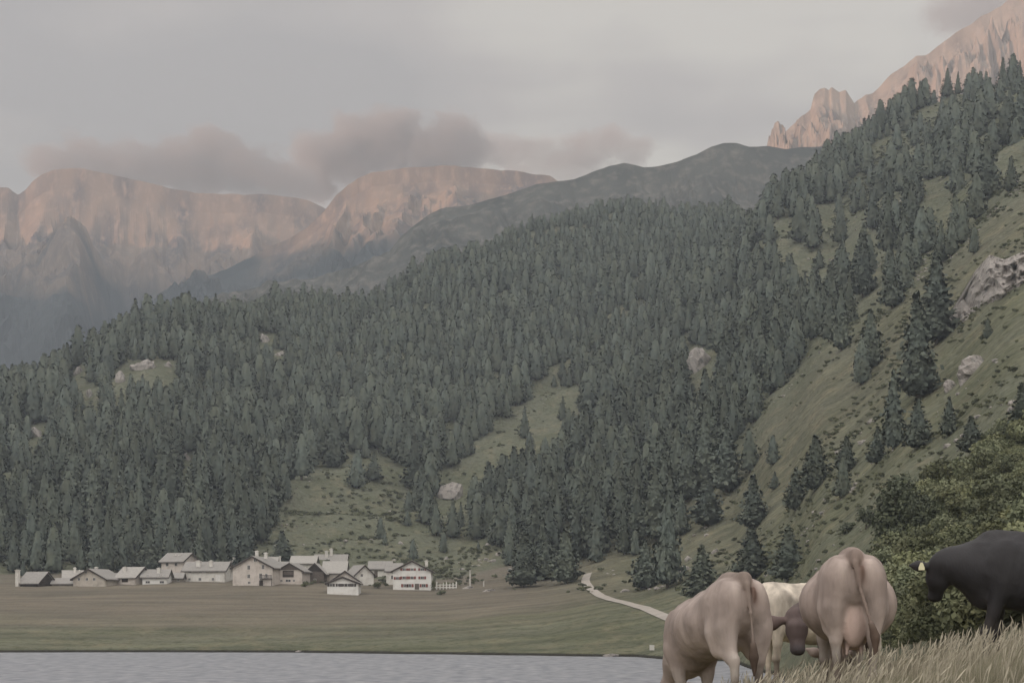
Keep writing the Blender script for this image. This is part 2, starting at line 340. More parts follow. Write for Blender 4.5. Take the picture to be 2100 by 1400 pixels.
# water
def water_mat():
    m = bpy.data.materials.new('water'); m.use_nodes = True; nt = m.node_tree; N = nt.nodes; L = nt.links
    b = N['Principled BSDF']; b.inputs['Base Color'].default_value = (0.30, 0.31, 0.34, 1); b.inputs['Roughness'].default_value = 0.42
    b.inputs['IOR'].default_value = 1.33; b.inputs['Specular IOR Level'].default_value = 0.5
    tcn = N.new('ShaderNodeTexCoord'); mp = N.new('ShaderNodeMapping'); mp.inputs['Scale'].default_value = (0.5, 0.22, 1); L.new(tcn.outputs['Object'], mp.inputs[0])
    n1 = N.new('ShaderNodeTexNoise'); n1.inputs['Scale'].default_value = 1.0; n1.inputs['Detail'].default_value = 6; L.new(mp.outputs[0], n1.inputs['Vector'])
    mr = N.new('ShaderNodeMapRange'); mr.inputs['From Min'].default_value = 0.35; mr.inputs['From Max'].default_value = 0.65; L.new(n1.outputs[0], mr.inputs[0])
    mx = N.new('ShaderNodeMix'); mx.data_type = 'RGBA'; L.new(mr.outputs[0], mx.inputs[0]); mx.inputs[6].default_value = (0.17, 0.182, 0.215, 1); mx.inputs[7].default_value = (0.33, 0.335, 0.36, 1)
    L.new(mx.outputs[2], b.inputs['Base Color'])
    bp = N.new('ShaderNodeBump'); bp.inputs['Distance'].default_value = 0.5; bp.inputs['Strength'].default_value = 0.8; L.new(n1.outputs[0], bp.inputs['Height']); L.new(bp.outputs[0], b.inputs['Normal'])
    return m
w = MB().poly([(-2500,-500,0),(1500,-500,0),(1500,3850,0),(-2500,3850,0)], [(0,1,2,3)]).build('lake_water', water_mat()); tag(w, kind='structure')

# ------------------------------------------------------------------ mountains
def veg_shade(nt, cur, tcn):  # low slopes darkened: vegetation tone that also paints the valley shade into the rock
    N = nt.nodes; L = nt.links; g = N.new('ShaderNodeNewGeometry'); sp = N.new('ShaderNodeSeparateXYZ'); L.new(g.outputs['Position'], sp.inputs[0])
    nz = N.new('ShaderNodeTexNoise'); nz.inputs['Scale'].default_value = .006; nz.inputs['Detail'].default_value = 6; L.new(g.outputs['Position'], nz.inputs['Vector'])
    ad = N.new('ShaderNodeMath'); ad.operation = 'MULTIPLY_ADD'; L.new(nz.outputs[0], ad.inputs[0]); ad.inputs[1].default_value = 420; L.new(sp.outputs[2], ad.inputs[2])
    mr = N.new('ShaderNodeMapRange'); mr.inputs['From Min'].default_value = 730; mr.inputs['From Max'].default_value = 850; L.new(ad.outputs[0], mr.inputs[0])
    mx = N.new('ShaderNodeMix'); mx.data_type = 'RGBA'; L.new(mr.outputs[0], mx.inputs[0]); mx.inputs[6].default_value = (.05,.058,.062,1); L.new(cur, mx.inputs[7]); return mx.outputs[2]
def rockmat(name, c1, c2, c3, veg=None, stretch=(1,1,.25), sc=0.02, extra=None):
    return mat(name, c1, 0.95, [(sc, stretch, c2, 0.42, 0.62), (sc*4, stretch, c3, 0.48, 0.7)] + ([veg] if veg else []), spec=0.05, extra=extra)
def mountain(name, prof, Yr, Yf, foot_py, m, amp, seed, px_step=4, shape=1.0, rough_ridge=6, gull=60, kind='structure', relief=()):
    """a mountain whose crest runs through the photo profile at distance Yr and falls towards the viewer to Yf"""
    pp = np.array(prof, float)
    pxs = np.arange(pp[0,0], pp[-1,0]+1, px_step)
    top = np.interp(pxs, pp[:,0], pp[:,1])
    s = np.concatenate([np.linspace(-0.22, 0, 16)[:-1], np.linspace(0, 1, 90)])        # s<0 behind the crest
    SX, SS = np.meshgrid(pxs, s)
    TOP = np.tile(top, (len(s), 1))
    Yc = Yr + (Yf-Yr)*SS
    ztop = ZC+(HY-TOP)/F*Yr; zf = ZC+(HY-foot_py)/F*Yf
    tt = np.clip(SS, 0, 1)
    Z = ztop + (zf-ztop)*(tt**shape)
    Z = np.where(SS < 0, ztop + SS*1.1*abs(Yr-Yf)*0.9, Z)
    X = (SX-HX)/F*Yr + (SX-HX)/F*(Yc-Yr)*0.85
    wgt = sstep(0.0, 0.12, np.abs(SS))*1.0+0.05
    zz = Z
    wx = X + 0.9*gull*fbm(X/(gull*2.5), Yc/(gull*3), oct=3, seed=seed+60)
    n = fbm(wx/gull, Yc/(gull*7), oct=3, seed=seed, ridged=True)
    n2 = fbm(X/(gull*5), Yc/(gull*4), oct=3, seed=seed+50)
    Yd = Yc
    Z = Z + rough_ridge*fbm(X/35, Yc/60, oct=3, seed=seed+5)*(0.4+wgt) + amp*wgt*(0.55*n + 1.0*n2 + 0.3*fbm(X/(gull*.8), Yc/(gull*1.1), oct=3, seed=seed+8, ridged=True))
    for (rpx, rw, s0, s1, hh) in relief:
        bell = np.exp(-((SX-rpx-(SS-s0)*40)/rw)**2)*sstep(s0, s0+.1, SS)*(1-sstep(s1, s1+.25, SS)); Z = Z+hh*bell
    return tag(grid_obj(name, X, Yd, Z, m, smooth=False), kind=kind)
rk = rockmat('massif_rock', (0.195, 0.152, 0.125), (0.085, 0.080, 0.084), (0.27, 0.205, 0.165), extra=veg_shade)
rk2 = rockmat('peak_rock', (0.26, 0.215, 0.185), (0.14, 0.125, 0.118), (0.32, 0.265, 0.225), sc=0.03)
gr = rockmat('alp_slope', (0.095, 0.098, 0.092), (0.065, 0.07, 0.068), (0.175, 0.165, 0.15), stretch=(1,1,1))
gr_low = rockmat('lower_slope', (0.15, 0.15, 0.15), (0.11, 0.115, 0.12), (0.2, 0.19, 0.18), stretch=(1,1,.6))
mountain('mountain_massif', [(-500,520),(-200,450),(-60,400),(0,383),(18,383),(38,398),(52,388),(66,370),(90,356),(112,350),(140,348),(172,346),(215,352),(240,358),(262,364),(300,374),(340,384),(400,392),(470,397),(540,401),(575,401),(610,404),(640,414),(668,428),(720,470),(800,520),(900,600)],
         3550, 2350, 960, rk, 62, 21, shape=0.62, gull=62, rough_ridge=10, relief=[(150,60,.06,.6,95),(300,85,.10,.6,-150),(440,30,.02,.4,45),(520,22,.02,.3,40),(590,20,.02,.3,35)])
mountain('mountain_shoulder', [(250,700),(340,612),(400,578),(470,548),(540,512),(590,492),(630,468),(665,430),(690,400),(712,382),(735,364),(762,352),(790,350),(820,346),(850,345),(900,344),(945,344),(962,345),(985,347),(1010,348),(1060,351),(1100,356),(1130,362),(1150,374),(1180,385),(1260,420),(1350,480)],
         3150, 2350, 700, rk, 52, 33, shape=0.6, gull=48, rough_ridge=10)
mountain('rock_peak', [(1500,400),(1560,318),(1582,294),(1590,283),(1604,270),(1612,268),(1630,250),(1640,238),(1650,232),(1663,222),(1666,206),(1670,192),(1680,183),(1692,181),(1700,187),(1705,179),(1712,184),(1722,190),(1735,188),(1742,200),(1752,214),(1762,205),(1775,196),(1790,192),(1806,176),(1822,158),(1850,140),(1878,117),(1900,112),(1925,94),(1945,80),(1962,66),(1990,50),(2012,34),(2040,18),(2080,-6),(2140,-40),(2300,-110),(2600,-150)],
         2800, 2250, 520, rk2, 60, 47, px_step=3, shape=0.72, gull=20, rough_ridge=5)
mountain('alpine_ridge', [(300,760),(400,640),(480,600),(560,580),(640,571),(680,560),(722,549),(770,528),(800,514),(820,488),(850,462),(880,440),(905,428),(932,424),(960,422),(1010,409),(1060,392),(1100,379),(1140,373),(1180,366),(1215,352),(1250,340),(1280,334),(1320,341),(1345,340),(1390,331),(1430,316),(1460,300),(1485,292),(1510,293),(1535,300),(1575,298),(1610,304),(1650,300),(1690,300),(1740,320),(1850,340),(2100,380)],
         2000, 1650, 720, gr, 30, 61, shape=0.85, gull=50, rough_ridge=3)
# ridge added west of the valley, out of the frame, to keep the valley in shade
yy = np.arange(-900, 3700, 30.0); xx = np.linspace(-2380, -1150, 40)
XB, YB = np.meshgrid(xx, yy)
HB = 790+70*fbm(YB/420, YB*0+.5, oct=4, seed=90)
ZB = HB*(1-np.abs((XB+1800)/np.where(XB < -1800, 560, 640)))+30*fbm(XB/90, YB/90, oct=4, seed=91)*sstep(0, 200, 640-np.abs(XB+1800))-8
tag(grid_obj('added_shade_ridge', XB, YB, ZB, gr, smooth=False), kind='structure')
# ------------------------------------------------------------------ trees
def quad_cloud(cent, size, nrm_bias=None, aspect=1.6):
    """small leaf quads: cent Nx3, size N"""
    n = len(cent)
    d = rng.normal(size=(n,3)); d /= np.linalg.norm(d, axis=1)[:,None]
    if nrm_bias is not None: d = d*0.75+nrm_bias; d /= np.linalg.norm(d, axis=1)[:,None]
    a = np.cross(d, rng.normal(size=(n,3))); a /= np.linalg.norm(a, axis=1)[:,None]
    b = np.cross(d, a)
    s = np.asarray(size)[:,None]
    v = np.stack([cent-a*s*aspect*.5, cent+b*s*.5, cent+a*s*aspect*.5, cent-b*s*.5], 1)
    # faces look away from the stem
    ng = np.cross(v[:,1]-v[:,0], v[:,2]-v[:,0]); out = np.stack([cent[:,0], cent[:,1], 0*cent[:,2]], 1); out /= (np.linalg.norm(out, axis=1)[:,None]+.01); out[:,2] = .35
    fl = (ng*out).sum(1) < 0; v[fl] = v[fl][:, ::-1]
    return v.reshape(-1,3), np.arange(n*4).reshape(n,4)
def conifer(seed, h, w, loose=0.0, dens=1.0, top=0.8):
    """returns crown and trunk meshes, base at z=0"""
    r = np.random.default_rng(seed); cents = []; sizes = []; nb = []
    levels = int(20*dens)
    lean = r.normal(size=2)*0.01*h
    for i in range(levels):
        t = (i+0.5)/levels; z0 = h*(0.08+0.90*t)
        R0 = w*0.5*min(1.0, (1-t)**top*1.05+0.02)*(0.55+0.45*min(1, t/0.12))
        R0 *= 1+0.22*(r.random()-.5)
        nbr = max(3, int((9-4*t)*dens**.5))
        ph = r.random()*6.28
        for k in range(nbr):
            if r.random() < loose*0.5: continue
            a = ph+6.283*k/nbr+r.normal()*0.18; L = R0*(0.7+0.5*r.random())
            m = max(3, int(L/(w*0.055)))
            q = (np.arange(m)+0.5)/m
            droop = -0.18*L*q + 0.12*L*q**2.5
            jit = r.normal(size=(m,3))*w*0.022
            c = np.stack([np.cos(a)*L*q+lean[0]*t, np.sin(a)*L*q+lean[1]*t, z0+droop], 1)+jit
            cents.append(c); sizes.append(w*0.115*(1.1-0.4*q)*(0.8+0.5*r.random(m))*(1.15-0.45*t))
            up = np.zeros((m,3)); up[:,2] = 0.5; up[:,0] = np.cos(a)*.45; up[:,1] = np.sin(a)*.45; nb.append(up)
    cents.append(np.stack([np.full(4, lean[0]), np.full(4, lean[1]), h*np.linspace(0.93, 1.0, 4)], 1)); sizes.append(np.array([.08,.06,.05,.035])*w); nb.append(np.zeros((4,3))+[0,0,.3])
    v, f = quad_cloud(np.concatenate(cents), np.concatenate(sizes), np.concatenate(nb))
    # inner mass of shaded twigs, so that the crown is not see-through near the stem
    K = 9; zs_ = np.linspace(.10, .95, 11); core = []
    for t in zs_:
        rr = w*0.5*min(1.0, (1-t)**top*1.05)*0.66*(0.5+0.5*min(1, t/.2))
        a = np.arange(K)/K*6.283+t*3; rj = rr*(1+.25*(r.random(K)-.5))
        core.append(np.stack([np.cos(a)*rj+lean[0]*t, np.sin(a)*rj+lean[1]*t, np.full(K, h*t)-.1*rr], 1))
    core = np.concatenate(core); ci_ = np.arange(len(core)).reshape(len(zs_), K); cf = []
    for i in range(len(zs_)-1):
        for k in range(K): cf.append((ci_[i,k], ci_[i,(k+1)%K], ci_[i+1,(k+1)%K], ci_[i+1,k]))
    f = np.concatenate([f, np.array(cf)+len(v)]); v = np.concatenate([v, core])
    crown = mesh_np('crown', v, f, [M['needles']], smooth=True)
    nn = np.stack([v[:,0], v[:,1], 0.0*v[:,2]], 1); nn /= (np.linalg.norm(nn, axis=1)[:,None]+.2*w); nn[:,2] = .8; nn += rng.normal(size=nn.shape)*.07
    nn /= np.linalg.norm(nn, axis=1)[:,None]; crown.normals_split_custom_set_from_vertices(nn.tolist())
    mb = MB().tube([(0,0,-1.5),(0,0,h*.12),(lean[0]*.5,lean[1]*.5,h*.5),(lean[0],lean[1],h*.94)], [w*.05,w*.042,w*.028,w*.006], 6)
    tr = bpy.data.meshes.new('trunk'); tr.from_pydata(mb.v, [], mb.f); tr.materials.append(M['bark'])
    return crown, tr
def leafy(seed, h, w, n, m, lobes=7, leaf=0.11, base=0.05):
    r = np.random.default_rng(seed); cs = []; nb = []
    L = [(r.normal()*w*.2, r.normal()*w*.2, h*(base+.25+.5*r.random()), w*(.2+.14*r.random())) for _ in range(lobes)]
    for (x, y, z, rr) in L:
        k = n//lobes; d = r.normal(size=(k,3)); d /= np.linalg.norm(d, axis=1)[:,None]
        rad = rr*(0.55+0.5*r.random(k))[:,None]
        cs.append(np.array([x,y,z])+d*rad*[1,1,h/w*.8]); nb.append(d*.6+[0,0,.25])
    c = np.concatenate(cs); c[:,2] = np.clip(c[:,2], 0.02*h, None)
    v, f = quad_cloud(c, w*leaf*(.6+.8*r.random(len(c))), np.concatenate(nb), 1.4)
    me = mesh_np('crown', v, f, [m])
    mb = MB()
    for k in range(4):
        x, y, z, rr = L[k]; mb.tube([(0,0,-.4),(x*.3,y*.3,h*.2),(x,y,z)], [w*.02,w*.015,w*.006], 5)
    st = bpy.data.meshes.new('stems'); st.from_pydata(mb.v, [], mb.f); st.materials.append(M['bark'])
    return me, st
# kinds: (crown, trunk) of unit-like sizes, 17 m tall
CON = [conifer(100+i, 17.0, wd, lo, 1.0, tp) for i, (wd, lo, tp) in enumerate([(9.0,.1,.78),(8.2,.15,.88),(9.8,.25,.55),(8.6,.1,.85),(10.0,.3,.48),(7.8,.2,.95),(9.4,.35,.42),(9.6,.15,.84)])]
BIG = [conifer(200+i, 17.0, wd, lo, 1.7, tp) for i, (wd, lo, tp) in enumerate([(8.2,.15,.78),(9.2,.2,.7),(7.6,.1,.85),(9.0,.25,.66)])]
protos = bpy.data.collections.new('conifer_kinds')
for i, (cm, tm) in enumerate(CON):
    # one joined mesh per kind for the far forest
    nv = len(cm.vertices); a = np.zeros(nv*3, np.float32); cm.vertices.foreach_get('co', a)
    qv = a.reshape(-1,3); qf = np.zeros(len(cm.loops), np.int32); cm.loops.foreach_get('vertex_index', qf); qf = qf.reshape(-1,4)
    nt_ = len(tm.vertices); b = np.zeros(nt_*3, np.float32); tm.vertices.foreach_get('co', b)
    tf = np.array([p.vertices[:] for p in tm.polygons if len(p.vertices) == 4], np.int32)+nv
    me = mesh_np('forest_conifer', np.concatenate([qv, b.reshape(-1,3)]), np.concatenate([qf, tf]), [M['needles'], M['bark']], smooth=True,
                 fmat=np.concatenate([np.zeros(len(qf)), np.ones(len(tf))]))
    q_ = qv; nn = np.stack([q_[:,0], q_[:,1], 0*q_[:,2]], 1); nn /= (np.linalg.norm(nn, axis=1)[:,None]+1.5); nn[:,2] = .8; nn += rng.normal(size=nn.shape)*.07
    nn /= np.linalg.norm(nn, axis=1)[:,None]; tn_ = b.reshape(-1,3)*[1,1,0]; tn_ = tn_/(np.linalg.norm(tn_, axis=1)[:,None]+1e-3)+[0,0,.01]
    me.normals_split_custom_set_from_vertices(np.concatenate([nn, tn_]).tolist())
    protos.objects.link(bpy.data.objects.new('forest_conifer_%d' % i, me))
def scatter(name, pts, sc, rz, idx, coll):
    me = bpy.data.meshes.new(name); me.vertices.add(len(pts)); me.vertices.foreach_set('co', np.asarray(pts, np.float32).ravel())
    for nm, ty, d in (('sc','FLOAT',sc),('rz','FLOAT',rz)):
        at = me.attributes.new(nm, ty, 'POINT'); at.data.foreach_set('value', np.asarray(d, np.float32))
    at = me.attributes.new('kd', 'INT', 'POINT'); at.data.foreach_set('value', np.asarray(idx, np.int32))
    o = obj(name, me)
    ng = bpy.data.node_groups.new(name, 'GeometryNodeTree')
    ng.interface.new_socket('Geometry', in_out='INPUT', socket_type='NodeSocketGeometry'); ng.interface.new_socket('Geometry', in_out='OUTPUT', socket_type='NodeSocketGeometry')
    N = ng.nodes; L = ng.links
    gi = N.new('NodeGroupInput'); go = N.new('NodeGroupOutput'); ip = N.new('GeometryNodeInstanceOnPoints')
    ci = N.new('GeometryNodeCollectionInfo'); ci.inputs['Collection'].default_value = coll; ci.inputs['Separate Children'].default_value = True; ci.inputs['Reset Children'].default_value = True
    def na(nm, ty):
        n = N.new('GeometryNodeInputNamedAttribute'); n.data_type = ty; n.inputs['Name'].default_value = nm; return n.outputs['Attribute']
    cb = N.new('ShaderNodeCombineXYZ'); L.new(na('rz','FLOAT'), cb.inputs[2])
    L.new(gi.outputs[0], ip.inputs['Points']); L.new(ci.outputs[0], ip.inputs['Instance']); ip.inputs['Pick Instance'].default_value = True
    L.new(na('kd','INT'), ip.inputs['Instance Index']); L.new(cb.outputs[0], ip.inputs['Rotation']); L.new(na('sc','FLOAT'), ip.inputs['Scale'])
    L.new(ip.outputs[0], go.inputs[0])
    md = o.modifiers.new('scatter', 'NODES'); md.node_group = ng
    return o
def inpoly(px, py, poly):
    px = np.asarray(px); py = np.asarray(py); c = np.zeros(px.shape, bool); n = len(poly)
    for i in range(n):
        x0, y0 = poly[i]; x1, y1 = poly[(i+1) % n]
        cond = ((y0 > py) != (y1 > py)) & (px < (x1-x0)*(py-y0)/((y1-y0)+1e-9)+x0)
        c ^= cond
    return c
# ground areas (seen from the lake) with few or no trees: polygon, density
AREAS = [
 ([(530,1215),(535,1120),(575,1050),(590,1010),(640,970),(720,935),(800,940),(850,990),(840,1050),(870,1110),(960,1105),(1030,1120),(1052,1215)], 0.05),
 ([(870,1010),(905,975),(965,935),(1010,895),(1060,850),(1120,805),(1190,790),(1190,820),(1150,850),(1080,880),(1020,930),(985,970),(930,1000)], 0.0),
 ([(1050,1260),(1052,1205),(1200,1190),(1260,1175),(1400,1110),(1430,1250),(1400,1400)], 0.0),
 ([(1400,1400),(1380,1200),(1370,1120),(1440,1010),(1500,905),(1560,840),(1620,770),(1690,690),(1760,640),(1850,560),(1920,480),(1985,430),(2020,470),(1980,560),(1965,640),(2040,640),(2200,520),(2200,1500),(1400,1500)], 0.022),
 ([(1560,475),(1640,462),(1750,435),(1875,415),(1870,470),(1830,520),(1800,540),(1720,520),(1640,500),(1590,490)], 0.0),
 ([(1770,400),(1800,300),(1900,225),(2000,150),(2200,60),(2200,380),(2000,420),(1900,440),(1820,440)], 0.12),
 ([(1700,430),(1750,330),(1820,330),(1850,400),(1800,440)], 0.22),
 ([(2000,430),(2100,420),(2200,400),(2200,640),(2050,640),(1960,660),(1970,580)], 0.0),
]
AREAS += [([(1165,1230),(1178,1150),(1250,1150),(1310,1245)], 0.0), ([(560,1215),(590,1040),(650,985),(740,950),(800,960),(815,1060),(780,1215)], 0.012)]
CLUST = [  # extra wooded patches on the right slope
 ([(1860,640),(1900,610),(1960,640),(1965,700),(1960,790),(1900,800),(1850,760)], 0.5),
 ([(1830,760),(1900,790),(1900,860),(1790,900),(1700,930),(1690,880),(1760,830)], 0.12),
 ([(1900,420),(1960,380),(2010,420),(1960,560),(1850,600),(1800,620),(1830,560)], 0.12),
 ([(2000,650),(2110,640),(2110,740),(2000,740)], 0.08),
 ([(1955,560),(2160,520),(2160,700),(1955,700)], 0.0),
 ([(1600,490),(1870,440),(1850,560),(1740,600),(1640,560)], 0.22),
 ([(2050,780),(2200,720),(2200,900),(2060,900)], 0.16),
 ([(1820,600),(1870,590),(1850,680),(1720,740),(1700,700),(1770,640)], 0.08),
 ([(1340,1200),(1500,1050),(1640,1010),(1660,1180),(1560,1220),(1400,1230)], 0.10),
]
def density(px, py, Y, hpx=None):
    d = density0(px, py, Y)
    if hpx is not None:
        for q in (.35, .7, .95): d = np.minimum(d, np.maximum(density0(px, py-hpx*q, Y), .02))
    return d
def density0(px, py, Y):
    d = np.ones(px.shape); px = px+15*vnoise(px/45, py/30, seed=61)+8*vnoise(px/14, py/11, seed=62); py = py+9*vnoise(px/40, py/35, seed=63)
    for poly, v in AREAS: d = np.where(inpoly(px, py, poly), v, d)
    for poly, v in CLUST: d = np.where(inpoly(px, py, poly), v, d)
    d = np.where(py > 1205, 0, d); d = np.where(Y < 250, 0, d)
    d = np.where((Y < 596) & (px < 1050), 0, d)
    return d
# explicit trees: crown centre x, base y, top y, width (photo pixels), label
EXP = [
 (1490,1012,866,84,'tall pale grey-green larch at the foot of the open grass slope, beside the wood edge'),
 (1450,1078,970,80,'broad conifer just left of the tall pale larch, on the slope above the beige cow'),
 (1547,1082,968,78,'conical conifer standing lowest right of the tall pale larch'),
 (1672,1002,885,74,'tallest conifer standing alone in the middle of the open grass slope'),
 (1632,1045,955,62,'small conical conifer below left of the tallest tree on the grass slope'),
 (1735,968,892,52,'narrow conifer directly right of the tallest tree on the grass slope'),
 (1798,948,868,52,'conical conifer beside a pale rock in the middle of the right slope'),
 (1882,918,812,70,'dense dark conifer with wide skirt on the right grass slope'),
 (1947,895,812,46,'slim conifer between the dense dark one and the right edge'),
 (1993,930,850,62,'ragged conifer above the leafy thicket on the right'),
 (1545,1185,1065,96,'wide conifer directly above the back of the left beige cow'),
 (1617,1185,1072,86,'conifer directly above the cream cow'),
 (1440,1232,1113,92,'conifer beside pale boulders, above left of the left beige cow'),
 (1323,1208,1103,72,'lone conical conifer standing right of the gravel road bend'),
 (1075,1203,1086,78,'broad conifer at the foot of the wood, left of the gravel road'),
 (1160,1196,1082,72,'conifer at the foot of the wood, beside the upper end of the gravel road'),
 (1120,1188,1100,60,'smaller conifer squeezed between two broad ones left of the road'),
 (1588,1000,962,34,'tiny young conifer on the open grass slope'),
 (1770,610,478,60,'tall dark spire conifer at the lower edge of the high pasture'),
 (1680,552,508,34,'small round conifer left of the tall spire below the high pasture'),
 (1720,552,505,34,'small pointed conifer right beside the tall spire below the high pasture'),
 (1855,520,440,46,'conifer at the right end of the high pasture'),
 (1998,520,462,32,'narrow dark conifer left of the pale cliff'),
 (2025,690,645,28,'slim young conifer on the grass below the pale cliff'),
 (2095,900,780,70,'dark conifer cut by the right edge of the frame'),
 (765,985,925,50,'round bushy conifer alone in the clearing above the village'),
 (580,1150,1085,56,'dark conifer directly behind the big gabled house'),
 (1240,640,560,50,''),
]
TREES = []   # (x, Y, z, height m, width m, label, group)
for (px, pb, pt, w_, lab) in EXP:
    g = ground_at(px, pb)
    if not g: continue
    s = g[1]/F; TREES.append((g[0], g[1], g[2], (pb-pt)*s, w_*s, lab))
# forest sampling on a jittered lattice in the world
sp = 6.6
gx, gy = np.meshgrid(np.arange(-330, 480, sp), np.arange(260, 1640, sp))
gx = (gx+rng.uniform(-.45,.45,gx.shape)*sp).ravel(); gy = (gy+rng.uniform(-.45,.45,gy.shape)*sp).ravel()
px = HX+F*gx/gy; gz = height(gx, gy); py = HY-F*(gz-ZC)/gy
k = (px > -60) & (px < 2200); gx, gy, gz, px, py = gx[k], gy[k], gz[k], px[k], py[k]
ht = 11.0+7.0*np.clip(0.5+vnoise(gx/60, gy/60, seed=31), 0, 1)+rng.normal(size=len(gx))*3.0
ht = np.clip(ht*np.interp(gy, [300, 800, 1100, 1500], [1.3, 1.22, 1.0, 0.88]), 4, 24)
_d0 = density0(px, py, gy); ht = np.where((_d0 > 0) & (_d0 < .06), ht*rng.uniform(.3, .75, len(ht)), ht)
clump = 0.5+0.9*vnoise(gx/28, gy/34, seed=77)
dn = density(px, py, gy, F*ht/gy); keep = rng.random(len(gx)) < np.where(dn > .9, np.interp(gy, [300, 800, 1200], [.62, .72, .88])*np.clip(clump+.55, 0.3, 1), dn)
# drop what the terrain hides completely (well behind a crest)
jj = np.clip(np.round((px+900)/6.0).astype(int), 0, len(cols)-1); ii = np.clip(np.searchsorted(rows, gy)-2, 0, len(rows)-1)
crest = VIS[ii, jj]
vis = py - F*ht/gy < crest-3
keep &= vis
for (a_, b_, c_, d_) in [(290,748,42,22),(246,772,16,26),(162,758,18,18),(184,802,10,24),(74,882,18,30),(542,692,16,24),(574,725,16,14),(345,746,14,18),(382,935,14,20),(1438,735,40,52),(925,1006,46,38),(1998,748,60,44),(1952,790,22,26)]:
    keep &= ~((np.abs(px-a_) < c_*.55+F*ht/gy*.16) & (py > b_-d_*.3) & (py-F*ht/gy < b_+d_*.3))
for (x, Y, z, h, w_, lab) in TREES: keep &= ((gx-x)**2+(gy-Y)**2) > (w_*0.42+1.5)**2
gx, gy, gz, px, py, ht = [a[keep] for a in (gx, gy, gz, px, py, ht)]
order = np.argsort(-(ht/gy)); n_ind = 300-len(TREES)
# keep as individuals the ones that show largest
ind = [i for i in order if -20 < px[i] < 2110][:n_ind]
mask = np.ones(len(gx), bool); mask[ind] = False
pts = np.stack([gx, gy, gz-0.3], 1)[mask]
tag(scatter('conifer_forest', pts, (ht/17.0)[mask], rng.random(mask.sum())*6.28, np.where(rng.random(mask.sum()) < np.clip((gy[mask]-700)/500, .1, .6), rng.choice([2,4,6], mask.sum()), rng.integers(0, len(CON), mask.sum())), protos),
    'dense dark conifer wood covering the valley side behind the village', 'forest', kind='stuff')
print('forest trees', len(gx), 'stuff', mask.sum())
def add_tree(x, Y, z, h, w_, lab, i, group='conifers on the valley side'):
    cm, tm = BIG[i % len(BIG)] if h*F/Y > 62 else CON[i % len(CON)]
    t = thing('conifer', lab, 'tree', (x, Y, z-0.25), rng.random()*6.28, group)
    base_w = {0:8.2,1:9.2,2:7.6,3:9.0}[i % 4] if h*F/Y > 62 else [9.0,8.2,9.8,8.6,10.0,7.8,9.4,9.6][i % 8]
    t.scale = (w_/base_w, w_/base_w, h/17.0)
    obj('crown', cm, t); obj('trunk', tm, t)
def place_words(px, py, Y):
    lm = [(69,'the dark timber barn'),(185,'the beige stone-walled house'),(264,'the pale-roofed hut'),(357,'the tall house with two round windows'),(420,'the long low white house'),(513,'the big gabled house'),(591,'the timber-gabled chalet'),(672,'the second timber chalet'),(705,'the white bungalow'),(788,'the highest roof of the village'),(850,'the three-storey house with red shutters'),(964,'the thin pole'),(1080,'the brownest part of the meadow edge'),(1210,'the gravel road'),(1323,'the lone conifer by the road'),(1440,'the boulders left of the cows'),(1545,'the left beige cow'),(1615,'the cream cow'),(1735,'the cow seen from behind'),(1850,'the leafy thicket'),(1905,'the ear of the black cow'),(2050,'the back of the black cow')]
    return min(lm, key=lambda a: abs(a[0]-px))[1]
for i, (x, Y, z, h, w_, lab) in enumerate(TREES):
    add_tree(x, Y, z, h, w_, lab or 'pointed conifer standing out above its neighbours in the middle of the wood', i)
bands = {}
for i in ind:
    lmk = place_words(px[i], py[i], gy[i]); d = py[i]
    bands.setdefault(lmk, []).append(i)
ordw = ['lowest','second lowest','third lowest','fourth lowest','fifth lowest','sixth lowest','seventh lowest','eighth lowest','ninth lowest','tenth lowest']
for lmk, L_ in bands.items():
    L_.sort(key=lambda a: -py[a])
    for k_, i in enumerate(L_):
        side = 'slender' if i % 3 == 0 else ('broad' if i % 3 == 1 else 'dark')
        wm = ht[i]*(0.36 if i % 3 == 0 else 0.52 if i % 3 == 1 else 0.45)
        if k_ < 10: lab = '%s conifer, %s of the trees straight above %s' % (side, ordw[k_], lmk); grp = 'conifers on the valley side'
        else: lab = 'conifer among the crowded ones up the slope above %s' % lmk; grp = 'crowded conifers above %s' % lmk
        add_tree(gx[i], gy[i], gz[i], ht[i], wm, lab, int(i), grp)

# shrubs: leafy thicket at the right
SH = [leafy(300+i, 2.2, 2.8, 3000, M['leaves'], lobes=10, leaf=0.05) for i in range(5)]
shr = []
shp = bpy.data.collections.new('shrub_kinds')
for i, (cm, st) in enumerate(SH): shp.objects.link(bpy.data.objects.new('thicket_shrub_%d' % i, cm))
def terr_py(x, Y): return HY-F*(float(height(x, Y))-ZC)/Y
TH = [(1815,1330),(1835,1190),(1870,1120),(1900,1050),(1960,980),(2030,930),(2100,880),(2180,860),(2180,1330)]
for t_ in range(9000):
    Y = rng.uniform(66, 290); pxx = rng.uniform(1800, 2150); x = (pxx-HX)/F*Y
    pyy = terr_py(x, Y)
    if not inpoly(np.array(pxx), np.array(pyy), TH): continue
    s = (.5+1.3*rng.random()**1.6)*np.interp(Y, [60, 280], [0.75, 1.35])
    if all((x-a)**2+(Y-b)**2 > ((s+c)*0.95)**2 for a, b, _, c in shr): shr.append((x, Y, 0, s))
shr = np.array(shr); ns_ = len(shr); print('thicket', ns_)
tag(scatter('shrub_thicket', np.stack([shr[:,0], shr[:,1], height(shr[:,0], shr[:,1])-.1], 1), shr[:,3], rng.random(ns_)*6.28, rng.integers(0, 5, ns_), shp),
    'dense leafy green thicket covering the slope behind the black cow', 'thicket', kind='stuff')
